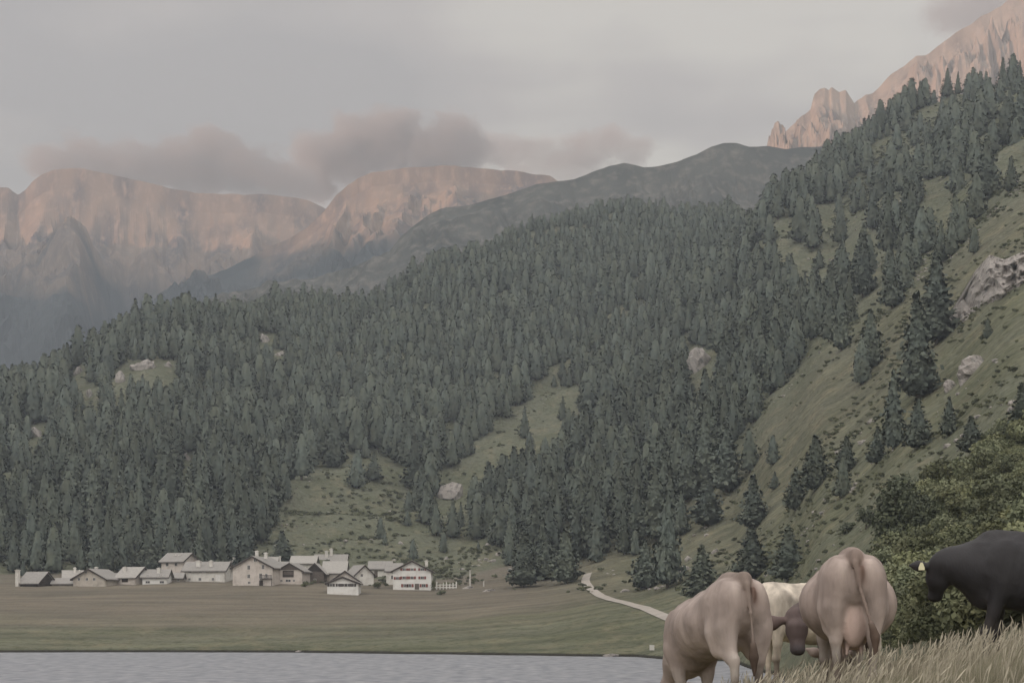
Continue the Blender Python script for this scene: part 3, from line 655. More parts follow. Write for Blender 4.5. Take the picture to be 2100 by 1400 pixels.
# single broadleaf trees and bushes on the slope
def leaf_thing(name, px_, pb, pt, wd, lab, mt='leaves_dark', n=1500, seed=1, leaf=.07):
    g = ground_at(px_, pb); s = g[1]/F
    cm, st = leafy(seed, (pb-pt)*s, wd*s, n, M[mt], lobes=10, leaf=leaf)
    t = thing(name, lab, 'tree' if 'tree' in name else 'shrub', (g[0], g[1], g[2]-.1)); obj('crown', cm, t); obj('trunk', st, t)
leaf_thing('broadleaf_tree', 1838, 1150, 968, 105, 'tall loose dark broadleaf tree on the grass slope left of the thicket', n=3500, seed=401, leaf=.06)
leaf_thing('broadleaf_tree', 1880, 1130, 1000, 70, 'slimmer broadleaf tree crowding the right side of the tall loose one', n=2000, seed=402, leaf=.07)
leaf_thing('shrub', 1775, 1085, 1036, 44, 'dark wind-bent shrub with a grey rock in it, alone on the grass slope', n=500, seed=403, leaf=.1)
leaf_thing('shrub', 1740, 1090, 1066, 32, 'smallest dark shrub, left of the wind-bent shrub on the grass slope', n=260, seed=404, leaf=.12)
leaf_thing('shrub', 1850, 1125, 1085, 60, 'low shrub at the foot of the tall loose broadleaf tree', n=500, seed=405, leaf=.1)
# dwarf scrub on the open slopes
sc_c = bpy.data.collections.new('scrub_kinds')
for i in range(4):
    cm, st = leafy(500+i, 1.0, 1.6, 120, M['scrub'], lobes=4, leaf=.2); sc_c.objects.link(bpy.data.objects.new('dwarf_scrub_%d' % i, cm))
bx_ = rng.uniform(-130, 330, 75000); by_ = rng.uniform(180, 1250, 75000)
bp_ = HX+F*bx_/by_; bz_ = height(bx_, by_); bq_ = HY-F*(bz_-ZC)/by_
ok = (bp_ > 520) & (bp_ < 2150) & (bq_ < 1215) & (by_ > 560*(bp_ < 1050)) 
dd = density(bp_, bq_, by_)
sid = -bx_*0.5+by_*0.86
cl = -.15+vnoise(bx_/16, by_/40, seed=81)+0.6*vnoise(sid/9, (bx_*0.86+by_*.5)/60, seed=82)
ok &= (rng.random(75000) < np.clip(cl*0.9+0.16+.25*(bp_ < 1060), 0.03, 0.8)) & ((dd < 0.5))
pts = np.stack([bx_, by_, bz_-.05], 1)[ok]; n_ = len(pts); print('scrub', n_)
tag(scatter('dwarf_scrub', pts, rng.uniform(.3, .95, n_)*np.interp(pts[:,1], [200, 900], [.75, 1.7]), rng.random(n_)*6.28, rng.integers(0, 4, n_), sc_c),
    'low dwarf scrub dotted over the open grass slopes', 'scrub', kind='stuff')

# ------------------------------------------------------------------ rocks
def rock_mesh(seed, w, h, d, sub=3):
    import bmesh
    bm = bmesh.new(); bmesh.ops.create_icosphere(bm, subdivisions=sub, radius=0.5)
    co = np.array([v.co[:] for v in bm.verts])
    n = fbm(co[:,0]*2.2+seed, co[:,1]*2.2, co[:,2]*2.2, 4, seed); r = 1+0.45*n+0.25*fbm(co[:,0]*5, co[:,1]*5, co[:,2]*5, 3, seed+3, ridged=True)
    co = co*r[:,None]; co = np.round(co*5)/5*0.55+co*0.45
    for v, c in zip(bm.verts, co): v.co = (c[0]*w, c[1]*d, c[2]*h)
    me = bpy.data.meshes.new('rock'); bm.to_mesh(me); bm.free(); me.materials.append(M['rock']); return me
ROCKS = [  # px, py centre, w px, h px, label
 (290,748,42,22,'pale rock ledge, widest of those showing through the upper left wood'),
 (246,772,16,26,'narrow pale rock left of the widest ledge in the left wood'),
 (162,758,18,18,'small rounded rock near the left skyline of the wood'),
 (184,802,10,24,'thin upright pale rock below the left skyline'),
 (74,882,18,30,'leaning pale rock nearest the left edge of the frame'),
 (542,692,16,24,'upright pale rock high in the wood above the big gabled house'),
 (504,715,16,10,'flat little rock left of the upright one high in the wood'),
 (574,725,16,14,'grey rock lower right of the upright one high in the wood'),
 (345,746,14,18,'pale rock just right of the widest ledge in the left wood'),
 (382,935,14,20,'thin pale slab low in the left wood'),
 (1438,735,40,52,'tall pale crag breaking through the middle of the wood'),
 (925,1006,46,38,'broken pale crag beside the clearing, above the village'),
 (1440,700,14,14,'small rock on top of the tall pale crag'),
 (1785,745,46,10,'flat pale rock step on the grass slope'),
 (1998,748,60,44,'slanting pale outcrop in the right trees'),
 (1952,790,22,26,'pointed pale rock at the lower end of the slanting outcrop'),
 (1836,857,22,16,'pale rock between conifers on the right slope'),
 (1770,905,18,8,'little bright slab beside a conical conifer'),
 (1752,999,13,7,'small bright stone on the open grass slope'),
 (1412,1145,14,14,'upper pale boulder left of the cows'),
 (1467,1130,14,12,'beige boulder right of the pale ones left of the cows'),
 (1404,1166,22,14,'lower pale boulder by the conifer left of the cows'),
 (1380,1180,24,14,'grey-white boulder at the bottom of the boulder strip'),
 (1350,1205,18,8,'low boulder beside the gravel road'),
 (1282,1210,16,8,'round boulder under the lone conifer by the road'),
 (997,1094,16,8,'white stone high in the scree above the pole'),
 (1000,1114,10,9,'white stone in the middle of the scree above the pole'),
 (1038,1106,12,14,'jagged stone at the wood edge of the scree'),
 (1012,1148,12,10,'larger of the two lowest bright stones in the scree'),
 (997,1146,9,8,'smaller of the two lowest bright stones in the scree'),
 (1024,1134,10,12,'leaning stone in the lower scree'),
 (1046,1168,10,8,'stone beside the foot of the broad conifer left of the road'),
 (916,1144,8,8,'little pale stone right above the red-shuttered house'),
 (821,1112,10,9,'white stone on the slope above the highest village roof'),
 (540,1084,12,9,'white stone on the slope behind the big gabled house'),
 (1048,1078,20,8,'flat stone at the top of the scree'),
 (960,1204,18,6,'low white rock at the meadow edge beside the pole'),
 (1000,1210,22,6,'low white rock at the meadow edge, right of the pole'),
 (262,1338,9,4,'dark stone in the water off the shore'),
 (1250,1343,30,6,'row of pale stones on the lake shore'),
 (612,1334,12,4,'small pale stone on the lake shore below the village'),
]
for i, (rx, ry, w_, h_, lab) in enumerate(ROCKS):
    g = ground_at(rx, ry+h_*0.3)
    if not g: continue
    s = g[1]/F; me = rock_mesh(600+i, w_*s*1.15, h_*s*1.3, max(w_, h_)*s*.9, 3 if w_ > 20 else 2)
    o = obj('rock', me, None, (g[0], g[1]+w_*s*.15, g[2]-h_*s*.02)); o.rotation_euler = (rng.uniform(-.2,.2), -.55 if 'slant' in lab or 'leaning' in lab else rng.uniform(-.35,.1), rng.uniform(-.4,.4)); tag(o, lab, 'rock', 'rocks and boulders')
stc = bpy.data.collections.new('stone_kinds')
for i in range(3): stc.objects.link(bpy.data.objects.new('stone_kind_%d' % i, rock_mesh(700+i, 1.0, .7, .9, 1)))
qx = rng.uniform(-90, 330, 30000); qy = rng.uniform(230, 1000, 30000); qz = height(qx, qy); qp = HX+F*qx/qy; qq = HY-F*(qz-ZC)/qy
kk = (density(qp, qq, qy) < .3) & (qp < 2130) & (qp > 560) & (qq < 1212) & ((qy > 600) | (qp > 1040)) & (vnoise(qx/13, qy/22, seed=95) > .52) & (rng.random(30000) < .75)
n_ = int(kk.sum()); print('stones', n_)
tag(scatter('scattered_stones', np.stack([qx, qy, qz], 1)[kk], .35+1.5*rng.random(n_)**3, rng.random(n_)*6.28, rng.integers(0, 3, n_), stc), 'small pale stones strewn over the open grass slopes', 'stones', kind='stuff')
# the cliff at the right
def cliff():
    poly = [(1968,645),(1975,605),(2000,560),(2030,530),(2060,545),(2100,525),(2160,520),(2160,560),(2100,580),(2060,605),(2010,630)]
    CY = []
    for u in np.linspace(0, 1, 60):
        pxx = 1962+210*u; g_ = ground_at(pxx, float(np.interp(pxx, [1962,2010,2060,2110,2170], [655,632,606,575,540]))+4); CY.append(g_[1])
    CY = np.convolve(np.pad(CY, 6, mode='edge'), np.ones(13)/13, 'valid')
    us = np.linspace(0, 1, 60); vs = np.linspace(0, 1, 26); V = []
    for v_ in vs:
        for u in us:
            pxx = 1962+210*u; top = np.interp(pxx, [1962,1975,2000,2030,2060,2100,2170], [640,600,555,522,532,515,500]); bot = np.interp(pxx, [1962,2010,2060,2110,2170], [655,632,606,575,540])
            pyy = bot+(top-bot)*v_
            Y0 = CY[int(round(u*59))]; Y = Y0+ v_*14
            n = fbm(pxx/16+v_*1.5, v_*3.2, None, 4, 44, ridged=True)+0.7*fbm(pxx/40, v_*2, None, 3, 45)
            Yn = Y-6.0*n*math.sin(math.pi*min(max(u,0.03),.97))**.3 + 4*(1-math.sin(math.pi*v_))
            V.append(P(pxx, pyy, Yn))
    V = np.array(V); i = np.arange(len(V)).reshape(len(vs), len(us))
    f = np.stack([i[:-1,:-1].ravel(), i[:-1,1:].ravel(), i[1:,1:].ravel(), i[1:,:-1].ravel()], 1)
    # back and skirt so that it is a solid block of rock
    B = V.copy(); B[:,1] += 26; B[:,2] -= 6; nb = len(V)
    fb = f[:, ::-1]+nb; e_ = []
    for a in (i[0], i[-1]):
        e_ += [(a[k], a[k+1], a[k+1]+nb, a[k]+nb) for k in range(len(a)-1)]
    for a in (i[:,0], i[:,-1]):
        e_ += [(a[k], a[k+1], a[k+1]+nb, a[k]+nb) for k in range(len(a)-1)]
    me = mesh_np('cliff', np.concatenate([V, B]), np.concatenate([f, fb, np.array(e_)]), [M['rock']])
    tag(obj('cliff', me), 'pale craggy cliff on the grass slope at the right edge', 'cliff')
cliff()
# ------------------------------------------------------------------ gravel road
RD = [(1206,1176,10),(1203,1183,13),(1200,1190,17),(1202,1197,20),(1210,1206,22),(1222,1216,24),(1240,1225,26),(1262,1232,22),(1290,1238,22),(1320,1247,26),(1350,1259,30),(1385,1273,36),(1420,1286,40)]
rp = []
for (a, b, w_) in RD:
    g = ground_at(a, b)
    rp.append((g[0], g[1]))
rp = np.array(rp); tt_ = np.linspace(0, len(rp)-1, 80); cxr = np.interp(tt_, range(len(rp)), rp[:,0]); cyr = np.interp(tt_, range(len(rp)), rp[:,1])
for _ in range(6):
    cxr[1:-1] = (cxr[:-2]+2*cxr[1:-1]+cxr[2:])/4; cyr[1:-1] = (cyr[:-2]+2*cyr[1:-1]+cyr[2:])/4
dx = np.gradient(cxr); dy = np.gradient(cyr); ln = np.hypot(dx, dy)+1e-6; nx, ny = -dy/ln, dx/ln
V = []
for sgn in np.linspace(-1.15, 1.15, 5):
    x_ = cxr+nx*sgn; y_ = cyr+ny*sgn; V.append(np.stack([x_, y_, height(x_, y_)+0.22-0.05*abs(sgn)], 1))
V = np.concatenate(V); i_ = np.arange(400).reshape(5, 80)
f = np.stack([i_[:-1,:-1].ravel(), i_[:-1,1:].ravel(), i_[1:,1:].ravel(), i_[1:,:-1].ravel()], 1)
tag(obj('gravel_road', mesh_np('gravel_road', V, f, [M['gravel']], True)), kind='structure')

# ------------------------------------------------------------------ village
def house(name, label, pxl, pxr, yoff, base, eave, ridge, ax='x', wall='plaster_white', roof='roof', depth=9.0, yaw=0.0, over=0.7,
          wins=(), doors=(), chim=(), gable_mat=None, piers=None, rpx=None, red=False, low_left=0, base_band=None, cat='house'):
    """pxl..pxr front wall in photo pixels, heights as photo rows; ax: direction of the ridge in the front's frame"""
    pc = (pxl+pxr)/2; g = ground_at(pc, base); Y = g[1]+yoff; s = Y/F
    yw = R(yaw); w = (pxr-pxl)*s/max(math.cos(yw), .5); hw = w/2
    zb = ZC+(HY-base)*s
    he = (base-eave)*s; hr = (base-ridge)*s
    x0 = (pc-HX)*s; zt = min(zb, float(height(x0, Y)))-1.2
    t = thing(name, label, cat, (x0, Y, zb), yw, 'houses of the lakeside village' if cat == 'house' else 'barns and sheds of the village')
    dn = zt-zb
    # walls
    mb = MB()
    D = depth
    if ax == 'x':
        mb.poly([(-hw,0,dn),(hw,0,dn),(hw,D,dn),(-hw,D,dn),(-hw,0,he),(hw,0,he),(hw,D,he),(-hw,D,he),(-hw,D/2,hr-.25),(hw,D/2,hr-.25)],
                [(0,1,5,4),(2,3,7,6),(1,2,6,9,5),(3,0,4,8,7),(0,3,2,1)])
    else:
        am = 0.0
        mb.poly([(-hw,0,dn),(hw,0,dn),(hw,D,dn),(-hw,D,dn),(-hw,0,he),(hw,0,he),(hw,D,he),(-hw,D,he),(am,0,hr-.25),(am,D,hr-.25)],
                [(0,1,5,8,4),(2,3,7,9,6),(1,2,6,5),(3,0,4,7),(0,3,2,1)])
    mb.build('wall', M[wall], t)
    # roof: two slabs
    rb = MB(); th = 0.28
    if ax == 'x':
        sl_ = (hr-he)/(D/2); e0 = he-over*sl_
        for sg in (0, 1):
            ya, yb = (-over, D/2) if sg == 0 else (D+over, D/2)
            rb.poly([(-hw-over,ya,e0),(hw+over,ya,e0),(hw+over,yb,hr),(-hw-over,yb,hr),(-hw-over,ya,e0-th),(hw+over,ya,e0-th),(hw+over,yb,hr-th),(-hw-over,yb,hr-th)],
                    [(0,1,2,3),(7,6,5,4),(0,4,5,1),(1,5,6,2),(3,2,6,7),(0,3,7,4)])
    else:
        sl_ = (hr-he)/hw; e0 = he-over*sl_
        for sg in (-1, 1):
            xa = sg*(hw+over)
            rb.poly([(xa,-over,e0),(xa,D+over,e0),(0,D+over,hr),(0,-over,hr),(xa,-over,e0-th),(xa,D+over,e0-th),(0,D+over,hr-th),(0,-over,hr-th)],
                    [(0,1,2,3),(7,6,5,4),(0,4,5,1),(1,5,6,2),(3,2,6,7),(0,3,7,4)])
    ro = rb.build('roof', M[roof], t)
    # dark verge board under the roof edge
    vb = MB(); q = 0.26
    if ax == 'x':
        vb.box(-hw-over, hw+over, -over-.03, -over+.1, e0-th-q+.1, e0-th+.02)
        for xs_ in (-hw-over-.04, hw+over-.06):
            for (ya, yb) in ((-over, D/2), (D+over, D/2)):
                vb.poly([(xs_,ya,e0-th-q),(xs_+.1,ya,e0-th-q),(xs_+.1,yb,hr-th-q),(xs_,yb,hr-th-q),(xs_,ya,e0-.04),(xs_+.1,ya,e0-.04),(xs_+.1,yb,hr-.04),(xs_,yb,hr-.04)],
                        [(0,1,2,3),(7,6,5,4),(0,4,5,1),(1,5,6,2),(2,6,7,3),(3,7,4,0)])
    else:
        for ys_ in (-over-.05,):
            for sg in (-1, 1):
                xa = sg*(hw+over)
                vb.poly([(xa,ys_,e0-th-q),(xa,ys_+.1,e0-th-q),(0,ys_+.1,hr-th-q),(0,ys_,hr-th-q),(xa,ys_,e0-.06),(xa,ys_+.1,e0-.06),(0,ys_+.1,hr-.06),(0,ys_,hr-.06)],
                        [(0,1,2,3),(7,6,5,4),(0,4,5,1),(1,5,6,2),(2,6,7,3),(3,7,4,0)])
        for sg in (-1, 1): 
            xa = sg*(hw+over)
            vb.box(min(xa, xa-sg*.1)-.02, max(xa, xa-sg*.1)+.02, -over+.06, D+over, e0-th-q+.1, e0-th+.02)
    vb.build('verge_board', M['wood_dark'], t)
    def lx(p): return (p-pc)*s/max(math.cos(yw), .5)
    def lz(p): return (base-p)*s
    if gable_mat:      # timber cladding in the gable
        zb_ = lz(gable_mat[1]); sl2 = (hr-he)/hw; xa = min(hw-.15, (hr-.45-zb_)/sl2)
        g_ = MB().poly([(-xa,-.12,zb_),(xa,-.12,zb_),(0,-.12,hr-.45),(-xa,.02,zb_),(xa,.02,zb_),(0,.02,hr-.45)], [(0,1,2),(5,4,3),(0,3,4,1),(1,4,5,2),(2,5,3,0)])
        g_.build('gable_cladding', M[gable_mat[0]], t)
    for (x_, y_, w_, h_) in wins:
        cxl = lx(x_); wz = lz(y_); a = w_*s/2; b = h_*s/2
        wi = MB().box(cxl-a, cxl+a, -.04, .1, wz-b, wz+b).build('window', M['pane'], t)
        fr = MB().box(cxl-a-.1, cxl-a, -.08, .08, wz-b-.1, wz+b+.1).box(cxl+a, cxl+a+.1, -.08, .08, wz-b-.1, wz+b+.1).box(cxl-a, cxl+a, -.08, .08, wz-b-.1, wz-b).box(cxl-a, cxl+a, -.08, .08, wz+b, wz+b+.1).box(cxl-.04, cxl+.04, -.07, .06, wz-b, wz+b)
        fr.build('frame', M['trim'], wi)
        if red:
            for sg in (-1, 1):
                xa = cxl+sg*(a+.1+.3); MB().box(xa-.28, xa+.28, -.14, -.085, wz-b-.05, wz+b+.05).build('shutter', M[red], wi)
    for (x_, y0_, y1_, w_, mt) in doors:
        cxl = lx(x_); a = w_*s/2
        MB().box(cxl-a, cxl+a, -.07, .1, lz(y1_), lz(y0_)).build('door' if mt != 'wood_grey' else 'timber_bay', M[mt], t)
    for c in chim:
        (x_, y0_, y1_, w_) = c[:4]; yy_ = c[4] if len(c) > 4 else D*0.5
        cxl = lx(x_); a = w_*s/2; mb = MB().box(cxl-a, cxl+a, yy_-a, yy_+a, lz(y1_), lz(y0_)-.35).box(cxl-a-.15, cxl+a+.15, yy_-a-.15, yy_+a+.15, lz(y0_)-.35, lz(y0_)-.15).box(cxl-a*.7, cxl+a*.7, yy_-a*.7, yy_+a*.7, lz(y0_)-.15, lz(y0_))
        mb.build('chimney', M['plaster_white'], ro)
    return t
H = house
# name, label, left, right, behind by, base, eave, ridge
H('barn', 'dark timber barn at the left end of the village, with a white pillar', 38, 82, 0, 1202, 1191, 1171, 'x', 'wood_dark', 'roof', 7, -28, chim=[(36,1167,1203,7,-.6)], cat='barn')
H('house', 'small house with a bright roof, behind the beige stone-walled house', 132, 166, 16, 1200, 1184, 1168, 'x', 'plaster_beige', 'roof_light', 8, 12, chim=[(153,1162,1175,5,3),(162,1167,1175,3,3)])
H('shed', 'lowest grey shed, left of the beige stone-walled house', 106, 148, 3, 1202, 1194, 1184, 'x', 'stone_wall', 'roof', 5, 0, over=.4, cat='shed')
H('house', 'beige stone-walled house with its broad gable facing the lake', 148, 218, 0, 1202, 1184, 1165, 'y', 'plaster_beige', 'roof', 12, -14, wins=[(161,1187,5,5),(178,1187,5,5),(194,1187,5,5),(176,1173,4,4)], chim=[(168,1160,1172,5,9),(228,1160,1172,5,10)])
H('shed', 'narrow shed between the beige house and the pale-roofed hut', 220, 238, 6, 1200, 1183, 1174, 'x', 'stone_wall', 'roof', 5, 0, doors=[(229,1185,1196,8,'wood_dark')], over=.3, cat='shed')
H('house', 'low hut with a pale roof and a wide dark opening', 238, 279, 0, 1198, 1180, 1161, 'x', 'plaster_pink', 'roof_light', 8, -24, doors=[(256,1182,1193,15,'wood_dark')])
H('house', 'lowest bright white house, left below the tall one with round windows', 292, 342, 0, 1197, 1180, 1166, 'x', 'plaster_bright', 'roof', 8, 0, wins=[(303,1181,6,3),(329,1181,6,3),(303,1193,8,4),(332,1193,8,4)], chim=[(323,1163,1176,6,2)])
H('house', 'tall pink-grey house with two round windows under the eaves', 329, 377, 14, 1192, 1148, 1132, 'x', 'plaster_pink', 'roof', 8.5, -24, wins=[(342,1157,6,6),(362,1157,6,6)], chim=[(350,1136,1143,3,2.5),(361,1136,1143,3,2.5)])
H('shed', 'grey lean-to in front of the tall house with round windows', 342, 374, 3, 1194, 1183, 1173, 'x', 'stone_wall', 'roof', 5, 0, over=.4, wins=[(351,1188,4,4),(366,1188,4,4)], cat='shed')
H('house', 'long low white house with two white chimneys on its front roof slope', 376, 461, 0, 1192, 1167, 1150, 'x', 'plaster_white', 'roof', 10, -6, wins=[(389,1171,5,4),(411,1171,5,4),(424,1171,4,3),(445,1171,4,3),(388,1187,4,4),(410,1187,5,5),(437,1187,4,5)], doors=[(447,1178,1191,10,'plaster_bright')], chim=[(404,1148,1162,8,1.6),(430,1148,1162,6,1.6)])
H('house', 'roof with chimney row rising behind the long low white house', 450, 500, 20, 1190, 1158, 1146, 'x', 'plaster_white', 'roof', 9, 0, chim=[(478,1141,1152,6,3),(490,1136,1150,6,3)])
H('house', 'big gabled house, the widest plain front of the village', 476, 560, 0, 1200, 1161, 1139, 'y', 'plaster_pink', 'roof', 17, -10, wins=[(510,1163,5,8),(540,1162,5,8),(510,1181,5,7),(535,1180,5,9),(547,1180,4,8),(524,1148,6,5),(511,1194,5,4)], doors=[(536,1189,1200,8,'wood_dark')], chim=[(505,1126,1150,6,10),(533,1131,1144,6,6)])
H('house', 'pale house with a bright roof, peeping out behind the right of the big gabled one', 536, 565, 26, 1190, 1155, 1140, 'x', 'plaster_white', 'roof_light', 8, 0, chim=[(572,1139,1152,3,3)])
H('house', 'grey-roofed house between the big gabled one and the first timber chalet', 552, 585, 16, 1192, 1163, 1150, 'x', 'plaster_white', 'roof', 8, 0, doors=[(562,1168,1180,5,'wood_dark')])
H('house', 'left one of the two chalets with dark timber gables, standing on white piers', 568, 620, 0, 1197, 1168, 1153, 'y', 'plaster_pink', 'roof', 12, -6, gable_mat=('wood_grey',1168), doors=[(591,1169,1183,23,'wood_dark'),(591,1171,1178,20,'wood_grey')], wins=[(577,1190,4,3),(591,1190,10,4),(603,1190,4,3)])
H('house', 'pale house with a wide bright roof, between and behind the two chalets', 598, 645, 24, 1192, 1152, 1138, 'x', 'plaster_white', 'roof_light', 9, 0)
H('house', 'right one of the two chalets, with a grey stone ground floor', 627, 664, 4, 1196, 1171, 1153, 'y', 'wood_grey', 'roof_light', 12, 0, gable_mat=('wood_dark',1171), wins=[(646,1190,4,7)])
H('house', 'long bright roof joined to the right side of the second chalet', 662, 708, 12, 1196, 1172, 1149, 'x', 'plaster_beige', 'roof_light', 11, 0, over=.5)
H('house', 'dull grey roof with two tall chimneys at the back of the village', 646, 708, 36, 1185, 1150, 1135, 'x', 'plaster_beige', 'roof', 9, 0, chim=[(668,1128,1150,6,3),(677,1123,1140,6,4)])
H('house', 'grey-roofed house squeezed behind the white bungalow', 680, 735, 8, 1205, 1188, 1169, 'y', 'plaster_pink', 'roof', 10, 0)
H('house', 'white bungalow with three double windows, nearest the lake', 671, 735, -8, 1214, 1193, 1181, 'y', 'plaster_bright', 'roof', 9, 0, over=.6, wins=[(679,1199,5,5),(696,1199,5,5),(703,1199,5,5),(716,1199,5,5),(723,1199,5,5)], red='shutter_dark')
H('house', 'white house turning a dark narrow gable to the right of the bungalow', 728, 766, 8, 1203, 1176, 1157, 'y', 'plaster_white', 'roof', 10, 22, wins=[(742,1179,4,5)])
H('house', 'low grey-roofed white house in front of the highest village roof', 758, 800, 22, 1196, 1163, 1149, 'x', 'plaster_white', 'roof', 8, 0, doors=[(771,1170,1182,7,'wood_grey')])
H('house', 'highest house on the slope, mostly pale roof over a white strip of wall', 768, 806, 40, 1160, 1143, 1127, 'x', 'plaster_bright', 'roof_light', 9, -14)
H('house', 'low annex with a sloping roof on the left of the red-shuttered house', 792, 822, 10, 1202, 1168, 1153, 'x', 'plaster_white', 'roof', 8, 0, over=.5, wins=[(806,1183,7,7)])
H('house', 'three-storey white house with red shutters, right end of the village', 806, 884, 0, 1209, 1168, 1148, 'y', 'plaster_bright', 'roof', 13, 0, wins=[(829,1167,6,4),(845,1167,6,4),(866,1167,7,4),(829,1184,6,5),(845,1184,6,5),(866,1184,6,5),(830,1200,5,6),(841,1200,5,6),(869,1200,7,6),(815,1185,5,5)], red='red', doors=[(855,1196,1208,9,'wood_grey')], chim=[(873,1147,1160,6,5)])
# wooden deck of the big gabled house
g = ground_at(548, 1199); s = g[1]/F
t = thing('wooden_balcony', 'dark wooden deck at the lower right corner of the big gabled house', 'deck', ((548-HX)*s, g[1]-2.2, g[2]))
MB().box(-1.8,1.8,-1.0,1.4,1.7,1.9).build('floor', M['wood_dark'], t)
for x_ in (-1.7, 1.6): MB().box(x_,x_+.15,-.95,-.8,-.8,1.695).build('post', M['wood_dark'], t)
rl = MB().box(-1.8,1.8,-1.0,-.9,2.7,2.85)
for k in range(9): rl.box(-1.78+k*.43,-1.66+k*.43,-.98,-.92,1.905,2.695)
rl.build('railing', M['wood_dark'], t)
# white garden fence right of the red-shuttered house
g0 = ground_at(888, 1208); s = g0[1]/F
t = thing('garden_fence', 'white posts and rails of a garden fence right of the red-shuttered house', 'fence', (g0[0], g0[1], g0[2]))
for k in range(8):
    MB().box(k*.95,k*.95+.28,0,.25,-.8,2.0+.35*math.sin(k*2.1)).build('post', M['white'], t)
MB().box(0.28,6.65,.06,.14,.45,.72).build('rail', M['white'], t); MB().box(0.28,6.65,.06,.14,1.25,1.45).build('rail', M['white'], t)
g0 = ground_at(964, 1202); s = g0[1]/F
t = thing('pole', 'thin pale wooden pole on the meadow edge right of the village', 'pole', (g0[0], g0[1], g0[2]-.5))
MB().tube([(0,0,0),(0,0,5.2)], [.24,.17], 8).build('shaft', M['trim'], t); MB().box(-.3,.3,-.3,.3,5.2,5.35).build('cap', M['trim'], t)
g0 = ground_at(992, 1202)
t = thing('post', 'short pale post right of the thin pole', 'post', (g0[0], g0[1], g0[2]-.5))
MB().tube([(0,0,0),(0,0,2.1)], [.2,.16], 8).build('shaft', M['trim'], t); MB().box(-.24,.24,-.24,.24,2.1,2.2).build('cap', M['trim'], t)
g0 = ground_at(1337, 1336)
t = thing('marker_post', 'small pale marker sign on the lake shore left of the cows', 'sign', (g0[0], g0[1], g0[2]))
MB().box(-.45,.45,-.04,.04,.35,1.35).build('board', M['trim'], t); MB().tube([(0,.09,-.4),(0,.09,1.2)], .05, 6).build('stake', M['bark'], t)
# garden bushes in the village
for (bx, by, bw, bh, lb) in [(775,1196,26,16,'green bush between the bungalow and the red-shuttered house'),(628,1197,16,10,'low green bush at the foot of the right chalet'),(905,1214,20,8,'low bush in front of the white garden fence'),(120,1192,30,12,'grey-green bush by the lowest grey shed'),(890,1200,14,20,'tall narrow bush against the right wall of the red-shuttered house')]:
    g = ground_at(bx, by+bh/2); s = g[1]/F
    cm, st = leafy(int(bx), bh*s*1.2, bw*s, 260, M['leaves'], 5, .14); t = thing('shrub', lb, 'shrub', (g[0], g[1]-1.5, g[2]-.2)); obj('foliage', cm, t); obj('stems', st, t)

# ------------------------------------------------------------------ cattle: one continuous skin from blended volumes
def surface_nets(Fv, org, h):
    nx, ny, nz = Fv.shape; neg = Fv < 0
    c = [Fv[i:nx-1+i, j:ny-1+j, k:nz-1+k] for i in (0,1) for j in (0,1) for k in (0,1)]
    ng = sum((a < 0).astype(int) for a in c); act = (ng > 0) & (ng < 8)
    idx = -np.ones(act.shape, np.int64); cells = np.argwhere(act); idx[act] = np.arange(len(cells))
    offs = [(i,j,k) for i in (0,1) for j in (0,1) for k in (0,1)]
    vals = np.stack([a[act] for a in c], 1); acc = np.zeros((len(cells), 3)); cnt = np.zeros(len(cells))
    for a in range(8):
        for b in range(a+1, 8):
            if sum(abs(offs[a][q]-offs[b][q]) for q in range(3)) != 1: continue
            m = (vals[:,a] < 0) != (vals[:,b] < 0); t = vals[:,a]/(vals[:,a]-vals[:,b]+1e-12)
            pa = np.array(offs[a], float); pb = np.array(offs[b], float)
            acc[m] += pa+(pb-pa)*t[m][:,None]; cnt[m] += 1
    V = org+(cells+acc/cnt[:,None])*h; Fc = []
    for ax in range(3):
        s0 = [slice(1,-1)]*3; s1 = [slice(1,-1)]*3
        s0[ax] = slice(0,-1); s1[ax] = slice(1,None)
        A = neg[tuple(s0)]; B = neg[tuple(s1)]; e_ = np.argwhere(A != B)
        base = e_.copy(); 
        for q in range(3):
            if q != ax: base[:,q] += 1
        flip = A[tuple(e_.T)]
        u, w_ = [(1,2),(2,0),(0,1)][ax]
        def cell(du, dw):
            p = base.copy(); p[:,u] -= du; p[:,w_] -= dw; return idx[tuple(p.T)]
        q = np.stack([cell(1,1), cell(0,1), cell(0,0), cell(1,0)], 1)
        q[~flip] = q[~flip][:, ::-1]; Fc.append(q)
    return V, np.concatenate(Fc)
